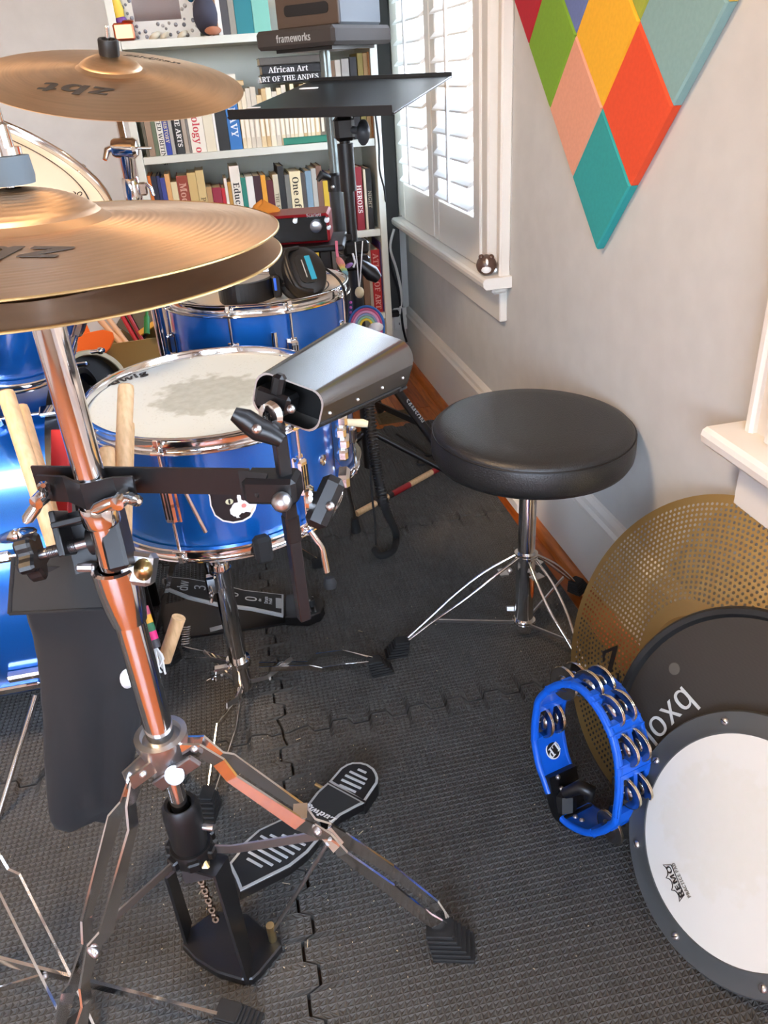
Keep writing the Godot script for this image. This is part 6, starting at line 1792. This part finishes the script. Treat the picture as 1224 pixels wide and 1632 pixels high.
func tambourine() -> void:
	var n := (RX * .82 - RZ * .57).normalized()
	n = (n - Vector3.UP * n.y * .6).normalized()
	var p0 := gy(958, 1352, .012) - n * .012
	var t := thing("tambourine", "blue plastic hand tambourine with brass-edged jingles standing on the mat", "tambourine", gy(950, 1350, 0))
	var W := .06
	var sec := [["s", [75, 330], [72, 350], [70, 370]], ["j", [70, 370], [52, 500], [50, 630]], ["s", [50, 630], [60, 700], [90, 850], [130, 960], [170, 1080]],
		["s", [280, 1290], [330, 1335], [400, 1375], [480, 1405], [545, 1412]], ["j", [545, 1412], [620, 1396], [690, 1355]], ["s", [690, 1355], [722, 1328], [735, 1270]], ["j", [735, 1270], [755, 1100], [758, 945]], ["s", [758, 945], [754, 865]],
		["j", [754, 865], [735, 740], [700, 600]], ["s", [700, 600], [668, 530]], ["j", [668, 530], [612, 418], [545, 318]], ["s", [545, 318], [508, 272]], ["j", [508, 272], [440, 208], [372, 172]], ["s", [372, 172], [305, 160]], ["j", [305, 160], [230, 178], [165, 215]], ["s", [165, 215], [115, 262], [88, 298], [75, 330]]]
	var body := MB.new()
	var jl := 0
	for s in sec:
		var P := []
		for i in range(1, s.size()): P.append(gp(840 + s[i][0] / 5.264, 1060 + s[i][1] / 5.264, p0, n))
		P = smooth_path(P, 4)
		var q := []
		if s[0] == "s":
			for p in P: q.append(p + n * W * .5)
			body.bar(q, W, .0095, n)
			for e in [.003, W - .003]:
				q = []
				for p in P: q.append(p + n * e)
				body.tube(q, .0058, 8)
		else:
			for e in [[.0035, .007], [W * .5, .007], [W - .0035, .007]]:
				q = []
				for p in P: q.append(p + n * e[0])
				body.bar(q, e[1], .0095, n)
				if e[0] != W * .5: body.tube(q, .0058, 8)
			for e in [P[0], P[-1]]: body.box(e + n * W * .5, Vector3(.0095, .0095, W), Basis(n.cross(Vector3.UP).normalized(), n.cross(n.cross(Vector3.UP)).normalized(), n))
			var m: Vector3 = P[P.size() / 2]
			var tg: Vector3 = (P[-1] - P[0]).normalized()
			for e in [.019, .042]:
				var c: Vector3 = m + n * e
				var jn := put(rod(c - n * .008, c + n * .008, .0009, 6), "pin", M.nickel, t)
				for g in [-1.0, 1.0]:
					var tip: Vector3 = (n + tg * .1 + Vector3(.03, .06, 0)).normalized()
					var jx := frame(c + n * (.0012 * g) + Vector3(0, -.0012, 0), -tip)
					put(MB.new().lathe([Vector2(.0245, .0), Vector2(.0247, .0012), Vector2(.02, .0012), Vector2(.0125, .0014), Vector2(.0105, .0036), Vector2(.006, .0048), Vector2(.0012, .005)], jx, 28), "jingle", mat_jingle(g), t)
					put(MB.new().lathe([Vector2(.0236, -.0006), Vector2(.0252, -.0002), Vector2(.0254, .0012), Vector2(.0246, .0018)], jx, 28), "jingle_edge", M.gold_jingle, t)
	put(body, "frame", M.blue_plastic, t)
	# black hinge mount with bolts and wing knob
	var bp := []
	for q in [[150, 940], [170, 1060], [200, 1180], [240, 1280], [320, 1330]]: bp.append(gp(840 + q[0] / 5.264, 1060 + q[1] / 5.264, p0, n) + n * W * .5)
	put(MB.new().bar(smooth_path(bp, 4), W * .92, .016, n), "mount", M.black_plastic, t)
	for q in [[195, 935], [258, 940], [210, 1025], [288, 1035], [345, 1270], [405, 1275], [395, 1305], [460, 1305]]:
		var b := gp(840 + q[0] / 5.264, 1060 + q[1] / 5.264, p0 + n * W * .3, n)
		put(MB.new().ball(b, .0042, 10), "bolt", M.nickel, t)
	put(MB.new().tube([gp(892, 1268, p0, n) + n * .01, gp(908, 1262, p0, n) + n * .02, gp(918, 1272, p0, n) + n * .028, gp(914, 1285, p0, n) + n * .03], [.008, .011, .011, .007], 10), "wing_knob", M.black_plastic, t)
	put(MB.new().box(gp(886, 1290, p0, n) + n * .02, Vector3(.03, .042, .024), Basis(RX, RY, RZ), .007), "mount_block", M.black_plastic, t)
	# round badge
	var bc := gp(876, 1206, p0 + n * W * .5, n)
	var rn := (gp(960, 1206, p0, n) - gp(876, 1206, p0, n)).normalized()
	var inn := RX.cross(n)
	var pd := (gp(960, 1210, p0, n) - gp(860, 1210, p0, n)).normalized()
	var bx := frame(gp(854, 1206, p0, n) + n * W * .5 + pd * .0058, pd, n)
	var bd := put(MB.new().lathe([Vector2(.0135, 0), Vector2(.0135, .0008), Vector2(0, .0008)], bx, 28), "badge", M.white, t)
	put(MB.new().lathe([Vector2(.0118, .0008), Vector2(.0118, .0012), Vector2(0, .0012)], bx, 28), "badge_disc", M.ink, bd)
	var lu := (Vector3.UP - pd * pd.y).normalized()
	letters("LP", .014, Transform3D(Basis(-lu.cross(pd), -lu, pd).rotated(pd, .2), bx.origin + pd * .0016), M.white, t, "lettering", "Droid Serif", 700)
func mat_jingle(g: float) -> StandardMaterial3D:
	if not M.has("jingle_black"): mat("jingle_black", srgb(168, 166, 164), .2, 1.0)
	return M.jingle_black

# ---------- smaller things ----------
func misc() -> void:
	# legs of the next stand, mostly out of frame
	var lp := gy(-60, 1520, .0)
	var ls := thing("tripod_stand", "double-braced chrome tripod legs beside the hi-hat stand", "stand", Vector3(-.5, 0, -.68))
	var ya := []
	for q in [[-40, 1300], [0, 1365], [12, 1388], [30, 1396], [112, 1555], [142, 1618], [152, 1640]]: ya.append(gy(q[0], q[1], .02 + (1640.0 - q[1]) / 340.0 * .2))
	var yb := []
	for q in [[-50, 1325], [0, 1425], [57, 1540], [100, 1625], [106, 1640]]: yb.append(gy(q[0], q[1], .02 + (1640.0 - q[1]) / 340.0 * .2))
	put(MB.new().bar(ya, .014, .003, Vector3.UP).bar(yb, .014, .003, Vector3.UP), "leg", M.chrome, ls)
	put(MB.new().bar([gy(-60, 1515, .1), gy(345, 1619, .018)], .013, .004, Vector3.UP), "leg", M.chrome, ls)
	put(MB.new().bar([gy(72, 1554, .06), gy(-40, 1588, .05)], .007, .003, Vector3.UP), "strut", M.chrome, ls)
	put(MB.new().ball(gy(71, 1557, .065), .005, 10), "rivet", M.nickel, ls)
	put(rod(gy(-60, 1515, .06), gy(-60, 1515, .1) + Vector3(0, .5, 0), .014, 16), "lower_tube", M.chrome, ls)
	put(rod(gy(-60, 1515, .1) + Vector3(0, .48, 0), gy(-60, 1515, .1) + Vector3(0, .95, 0), .0105, 16), "upper_tube", M.chrome, ls)
	put(MB.new().lathe([Vector2(.0142, -.02), Vector2(.018, -.018), Vector2(.018, .018), Vector2(.0105, .022)], Transform3D(Basis.IDENTITY, gy(-60, 1515, .1) + Vector3(0, .5, 0)), 20), "collar", M.nickel, ls)
	ribbed_foot(ls, gy(372, 1628, 0), (gy(345, 1619, 0) - gy(0, 1530, 0)).normalized(), .034, .024)
	ribbed_foot(ls, gy(132, 1650, 0), Vector3(.5, 0, .86), .03, .024)
	# cardboard box with sticks and folders behind the drums
	var bx := at(206, 545, 2.12)
	var B := Basis(Vector3.UP, .1)
	var bt := bx.y
	var bc := Vector3(bx.x - .005, 0, bx.z - .07)
	var box := thing("cardboard_box", "tan cardboard box of sticks and folders behind the snare", "box", bc)
	var bm := MB.new()
	var bw := .17; var bd := .13
	for s in [-1.0, 1.0]:
		bm.box(bc + B * Vector3(0, 0, s * bd / 2) + Vector3(0, bt / 2, 0), Vector3(bw, bt, .004), B)
		bm.box(bc + B * Vector3(s * bw / 2, 0, 0) + Vector3(0, bt / 2, 0), Vector3(.004, bt, bd), B)
	bm.box(bc + Vector3(0, .004, 0), Vector3(bw, .004, bd), B)
	put(bm, "box_wall", M.cardboard, box)
	var kinds := [[[148, 497], [205, 560], .0085, srgb(226, 184, 150), "thick pink-tan stick leaning in the cardboard box"], [[160, 490], [212, 560], .007, srgb(226, 190, 156), "slim pale stick leaning in the cardboard box"], [[186, 488], [226, 558], .006, srgb(176, 22, 44), "red pencil-like stick leaning in the cardboard box"], [[196, 486], [232, 552], .0055, srgb(150, 20, 40), "second dark red stick leaning in the box"]]
	for k in kinds:
		var a := at(k[0][0], k[0][1], 2.16); var e := at(k[1][0], k[1][1], 2.16)
		one(rod(e, a, k[2], 12), "stick", colour_mat(k[3]), k[4], "stick", e)
	one(MB.new().box(at(221, 508, 2.18), Vector3(.085, .1, .012), Basis(RX, RY, RZ).rotated(RZ, -.55), .001), "folder", M.black_satin, "black folder leaning in the cardboard box", "folder", at(221, 540, 2.18))
	one(MB.new().box(at(234, 524, 2.16), Vector3(.05, .014, .01), Basis(RX, RY, RZ).rotated(RZ, .6), .001), "notebook", colour_mat(srgb(206, 152, 46)), "small yellow notebook edge in the cardboard box", "notebook", at(234, 530, 2.16))
	one(MB.new().lathe([Vector2(0, 0), Vector2(.008, 0), Vector2(.008, .045), Vector2(.004, .05), Vector2(.004, .06), Vector2(0, .06)], frame(at(234, 532, 2.1), RY), 14), "marker", colour_mat(srgb(24, 112, 48)), "green marker pen in the box beside the floor tom", "marker", at(234, 532, 2.1))
	# orange felt bag with a leaf-shaped flap
	var ob := thing("orange_felt_bag", "orange felt bag with leaf-shaped flap beside the cardboard box", "bag", at(150, 600, 1.98))
	var leaf := PackedVector2Array()
	var o0 := at(146, 552, 1.98)
	for q in [[100, 562], [118, 545], [140, 531], [165, 526], [180, 530], [183, 540], [176, 556], [160, 572], [148, 574], [130, 566]]:
		var p := at(q[0], q[1], 1.98) - o0
		leaf.append(Vector2(p.dot(RX), p.dot(RY)))
	put(MB.new().prism(leaf, 0, .006, Transform3D(Basis(RX, RY, RZ), o0), .001), "flap", M.orange_felt, ob)
	put(MB.new().bar([at(120, 500, 2.0), at(138, 540, 2.0)], .03, .006, RX), "strap", M.orange_felt, ob)
	put(MB.new().bar([at(156, 572, 1.99), at(186, 604, 1.99)], .022, .006, RX), "strap", M.orange_felt, ob)
	put(MB.new().ball(at(118, 545, 2.04), .05, 16, Vector3(.9, 1.3, .5), Basis(RX, RY, RZ)), "body", M.orange_felt, ob)
	# small cream-rimmed drum lying on its side
	var dn := (RX * .55 + RZ * .78 - RY * .12).normalized()
	var dc := at(148, 618, 1.5)
	var dx := frame(dc, dn, Vector3.UP)
	var sd := thing("hand_drum", "small purple hand drum with cream wooden rim lying behind the snare", "drum", dc - Vector3(0, .07, 0))
	put(MB.new().lathe([Vector2(.064, -.045), Vector2(.066, -.045), Vector2(.066, -.006), Vector2(.064, -.006)], dx, 48), "shell", mat("purple_wrap", srgb(82, 74, 170), .3), sd)
	put(MB.new().lathe([Vector2(.06, -.008), Vector2(.07, -.008), Vector2(.071, .0), Vector2(.069, .006), Vector2(.062, .006), Vector2(.06, -.008)], dx, 48), "rim", M.cream_ply, sd)
	put(MB.new().lathe([Vector2(.06, -.03), Vector2(.03, -.031), Vector2(0, -.031)], dx, 32), "drumhead", M.black_satin, sd)
	put(MB.new().lathe([Vector2(.06, .004), Vector2(.0595, -.03)], dx, 48), "inside", mat("brown_inside", srgb(92, 72, 44), .7), sd)
	put(rod(at(100, 568, 1.5), at(166, 558, 1.48), .004, 10).ball(at(160, 559, 1.48), .007, 10), "chrome_bar", M.chrome, sd)
	# mallet, wrapped shaker and egg between bag and snare stand
	one(rod(at(262, 1052, 1.02), at(285, 984, 1.0), .009, 14), "wood_mallet", M.stick_wood, "plain wooden mallet handle sticking out beside the stick bag", "mallet", at(262, 1052, 1.02))
	var ws := thing("wrapped_shaker", "stick wrapped in coloured thread with white string tassel beside the bag", "shaker", at(250, 1078, .98))
	var wc := [srgb(196, 90, 120), srgb(230, 170, 50), srgb(40, 110, 70), srgb(226, 30, 120), srgb(60, 60, 64)]
	for k in 5:
		put(rod(at(226 + k * 4.2, 968 + k * 13.0, .98), at(226 + (k + 1) * 4.2, 968 + (k + 1) * 13.0, .98), .008, 12), "thread_band", colour_mat(wc[k]), ws)
	var ta := MB.new()
	rng.seed = 9
	for k in 16:
		var a := at(247, 1030, .98)
		ta.tube(smooth_path([a, at(247 + rng.randf_range(-12, 14), 1050, .975 + rng.randf() * .012), at(252 + rng.randf_range(-10, 12), 1066 + rng.randf_range(-4, 10), .975)], 3), .0013, 5)
	put(ta, "tassel", M.white, ws)
	one(MB.new().ball(at(203, 1080, .9), .0105, 16, Vector3(.8, 1.2, .8), Basis(RX, RY, RZ)), "egg_shaker", M.white, "white egg shaker peeping out beside the stick bag", "shaker", at(203, 1088, .9))
	# ornaments hanging from the small tray
	var wh := thing("plush_keychain", "rainbow plush keychain on a pink strap hanging from the small tray", "keychain", at(548, 432, 1.74))
	put(MB.new().bar([at(536, 384, 1.74), at(537, 402, 1.74), at(539, 412, 1.74)], .006, .002, RX), "strap", mat("strap_pink", srgb(226, 120, 140), .7), wh)
	var wcol := [srgb(226, 140, 130), srgb(232, 170, 110), srgb(226, 206, 110), srgb(170, 206, 130), srgb(140, 190, 200)]
	for k in 5:
		var c := at(543 + k * 1.6, 419 + k * 3.4, 1.74)
		put(MB.new().ball(c, .016 - .0012 * k, 12, Vector3(1, .5, .6), Basis(RX, RY, RZ).rotated(RZ, -1.0)), "stripe", colour_mat(wcol[k]), wh)
	put(MB.new().ball(at(556, 423, 1.735), .0085, 10, Vector3(1.2, .6, .4), Basis(RX, RY, RZ).rotated(RZ, .5)), "fin", colour_mat(srgb(150, 110, 180)), wh)
	var mc := at(584, 520, 1.86)
	var rb := thing("macrame_rainbow", "blue, pink and yellow cord rainbow hanging on white string", "ornament", mc)
	var rc := [srgb(32, 92, 158), srgb(188, 82, 122), srgb(222, 152, 186), srgb(140, 156, 190), srgb(150, 190, 150), srgb(226, 190, 50)]
	for k in 6:
		var pts := []
		var rr := .041 - k * .0054
		pts.append(mc + RX * -rr - RY * .016)
		for i in 17: pts.append(mc + RX * (-rr * cos(PI * i / 16)) + RY * (rr * 1.15 * sin(PI * i / 16)))
		pts.append(mc + RX * rr - RY * .016)
		put(MB.new().tube(pts, .0031, 8), "cord_arch", colour_mat(rc[k]), rb)
	put(MB.new().ball(at(599, 522, 1.855), .017, 12, Vector3(1.1, .7, .7)), "cloud", M.white, rb)
	put(MB.new().ball(at(573, 466, 1.86), .0125, 12, Vector3(.9, 1.1, .8)), "bead", M.cream_ply, rb)
	put(MB.new().tube([at(566, 386, 1.84), at(570, 430, 1.855), at(572, 458, 1.86)], .0014, 6).tube([at(578, 384, 1.84), at(575, 430, 1.855), at(573, 458, 1.86)], .0014, 6).tube([at(562, 404, 1.84), at(566, 418, 1.84), at(563, 426, 1.84)], .0026, 6), "string", M.white, rb)
	var bl := thing("beaded_fringe", "dark blue beaded fringe hanging beside the cord rainbow", "ornament", at(556, 530, 1.88))
	put(MB.new().box(at(556, 504, 1.88), Vector3(.02, .075, .006), Basis(RX, RY, RZ), .003), "band", colour_mat(srgb(20, 40, 84)), bl)
	for k in 6: put(MB.new().ball(at(559, 482 + k * 8.0, 1.875), .0035, 8), "bead", colour_mat(srgb(190, 90, 170)), bl)
	# cords and outlet in the corner
	var oz := ZB + .03
	var op := gz(638, 508, oz)
	var ol := thing("wall_outlet", "white double wall outlet on the baseboard behind the bookcase", "outlet", op)
	put(MB.new().box(op, Vector3(.05, .085, .006), Basis.IDENTITY, .002), "plate", M.white_paint, ol)
	for y in [-.018, .018]:
		for x in [-.006, .006]: put(MB.new().box(op + Vector3(x, y, .0032), Vector3(.0025, .009, .001)), "slot", M.ink, ol)
	one(MB.new().box(gz(626, 500, oz + .02), Vector3(.05, .022, .03), Basis.IDENTITY, .005), "plug", M.black_plastic, "black plug pushed into the wall outlet", "plug", gz(626, 504, oz + .02))
	one(MB.new().tube(smooth_path([gz(628, 365, -2.9), gz(622, 395, -2.89), gz(632, 430, -2.9), gz(640, 470, -2.9), gz(637, 500, -2.9)]), .005, 8), "white_cord", M.white_paint, "white cord hanging down the corner beside the bookcase", "cord", gz(637, 500, -2.9))
	one(MB.new().tube(smooth_path([gz(625, 372, -2.92), gz(620, 410, -2.9), gz(636, 470, -2.9), gz(642, 520, -2.9), gz(648, 545, -2.9)]), .0045, 8), "black_cord", M.rubber, "black cord hanging down to the outlet beside the bookcase", "cord", gz(648, 545, -2.9))
	one(MB.new().tube(smooth_path([gz(598, 182, -2.66), gz(604, 230, -2.66), gz(605, 270, -2.66), gz(613, 305, -2.67), gz(615, 340, -2.7)]), .003, 8), "speaker_cable", M.rubber, "thin black cable running down the bookcase side panel", "cable", gz(615, 340, -2.7))
	# dark board standing in the gap beside the bookcase
	one(MB.new().box(Vector3(.608, .9, ZB + .022), Vector3(.095, 1.4, .012), Basis.IDENTITY, .001), "dark_board", mat("board_grey", srgb(62, 62, 61), .7), "dark grey board standing in the gap beside the bookcase", "board", Vector3(.608, .2, ZB + .022))
	# floor register
	var fv := thing("floor_register", "bronze slatted floor register between the black tripod legs", "vent", gy(632, 668, -.011))
	var fc := gy(630, 664, -.0108)
	put(MB.new().box(fc, Vector3(.13, .002, .1)), "frame", mat("register_bronze", srgb(120, 98, 70), .5, .4), fv)
	for k in 9: put(MB.new().box(fc + Vector3(0, .002, -.04 + k * .01), Vector3(.11, .002, .004)), "slat", mat("slat_%d" % k, srgb(104, 86, 60), .5, .4), fv)
	# painted ball on the sill
	var cb := gy(775, 438, .545)
	var ct := thing("painted_cat_ball", "small round brown and white cat figurine on the window sill", "figurine", cb)
	var cc := cb + Vector3(0, .024, 0)
	put(MB.new().ball(cc, .0245, 24), "body", mat("cat_brown", srgb(84, 62, 52), .3), ct)
	var fd := (O - cc).normalized()
	put(MB.new().ball(cc + fd * .0105 - Vector3(0, .007, 0), .0158, 18, Vector3(1, .85, 1)), "white_bib", M.white, ct)
	put(MB.new().ball(cc + fd * .0145 + Vector3(0, .005, 0), .0108, 14, Vector3(.45, 1, 1)), "blaze", M.white, ct)
	for s in [-1.0, 1.0]: put(MB.new().ball(cc + RX * s * .012 + Vector3(0, .018, 0) + fd * .006, .0075, 10), "ear", M.cat_brown, ct)
	# striped stick on the mat
	var r0 := gy(568, 819, .008); var r1 := gy(722, 734, .008)
	var rs := thing("striped_stick", "red and natural wood banded stick lying on the mat", "stick", r0)
	var cuts := [0.0, .18, .22, .3, .345, .52, .76, 1.0]
	var cm := [M.stick_wood, M.black_satin, M.stick_wood, M.black_satin, M.stick_red, M.stick_wood, M.stick_red]
	for k in 7: put(rod(r0.lerp(r1, cuts[k]), r0.lerp(r1, cuts[k + 1]), .0085, 14), "band", cm[k], rs)
	# headphone coil looping down to the mat
	var cpth := smooth_path([at(588, 640, 1.55), at(594, 700, 1.52), at(601, 752, 1.49), at(614, 808, 1.48), gy(631, 850, .03), gy(627, 876, .014), gy(607, 886, .014), gy(597, 876, .014)], 8)
	var coil := thing("coiled_cable", "black coiled headphone cable looping down onto the mat", "cable", gy(607, 886, 0))
	put(MB.new().tube(cpth, .0085, 10), "cable_core", M.rubber, coil)
	var hel := []
	for k in 260:
		var f := k / 259.0 * .52 * (cpth.size() - 1)
		var i := int(f)
		var p: Vector3 = cpth[i].lerp(cpth[mini(i + 1, cpth.size() - 1)], f - i)
		hel.append(p + (RX * cos(k * 1.05) + RZ * sin(k * 1.05)) * .0095)
	put(MB.new().tube(hel, .0022, 5), "coil", M.black_satin, coil)
	put(MB.new().tube(smooth_path([at(590, 740, 1.5), at(593, 790, 1.49), at(598, 835, 1.5), gy(599, 868, .02)]), .0024, 6), "straight_lead", M.rubber, coil)
	one(MB.new().tube(smooth_path([gy(632, 692, .003), gy(650, 703, .003), gy(678, 722, .003), gy(690, 726, .003), gy(693, 733, .003), gy(672, 741, .003), gy(665, 737, .003), gy(676, 727, .003), gy(704, 725, .003)], 8), .003, 6), "floor_cable", M.rubber, "thin black cable curled in a loop on the mat by the tripod", "cable", gy(665, 737, 0))
	# power strip by the wall
	var ps := gy(816, 800, .0)
	var pt := thing("power_strip", "white power strip lying along the baseboard behind the stool", "power strip", ps)
	put(MB.new().box(ps + Vector3(.012, .016, -.04), Vector3(.045, .032, .22), Basis.IDENTITY, .005), "body", M.white_paint, pt)
	put(MB.new().box(ps + Vector3(.004, .045, -.07), Vector3(.035, .03, .03), Basis.IDENTITY, .004), "plug", M.black_plastic, pt)
	put(MB.new().tube(smooth_path([ps + Vector3(0, .06, -.07), ps + Vector3(-.02, .07, -.11), ps + Vector3(-.03, .01, -.16)]), .004, 8), "cord", M.rubber, pt)
	for k in 3: put(MB.new().box(ps + Vector3(.012, .0325, -.02 + k * .035), Vector3(.016, .001, .018)), "socket", M.ink, pt)
	# splinters of drumstick on the mats
	var ch := MB.new()
	rng.seed = 5
	for k in 330:
		var p: Vector3
		if k < 210: p = gy(rng.randfn(430, 110), rng.randfn(1330, 110), .0012)
		else: p = gy(rng.randf_range(60, 960), rng.randf_range(930, 1620), .0012)
		if p.x > .6 or p.z > -.42: continue
		var L := rng.randf_range(.0008, .0026) if k % 23 else rng.randf_range(.005, .012)
		ch.box(p, Vector3(L, .0006, .0008), Basis(Vector3.UP, rng.randf() * TAU))
	var so := MeshInstance3D.new()
	so.name = "splinters"; so.mesh = ch.mesh(); so.material_override = mat("splinter", srgb(206, 192, 162), .7)
	add_child(so)
	tag(so, "tiny pale wood splinters scattered over the black mats", "debris", "", "stuff")

func _ready() -> void:
	camera_and_light()
	materials()
	ceiling_lamp(Vector3(-.95, 2.45, -.45), 6.8)
	room()
	drums()
	hat_stand()
	cowbell()
	stick_bag()
	snare_stand()
	throne()
	kick_pedal()
	bookshelf()
	desk_stands()
	headphones()
	diamonds()
	leaning()
	tambourine()
	misc()
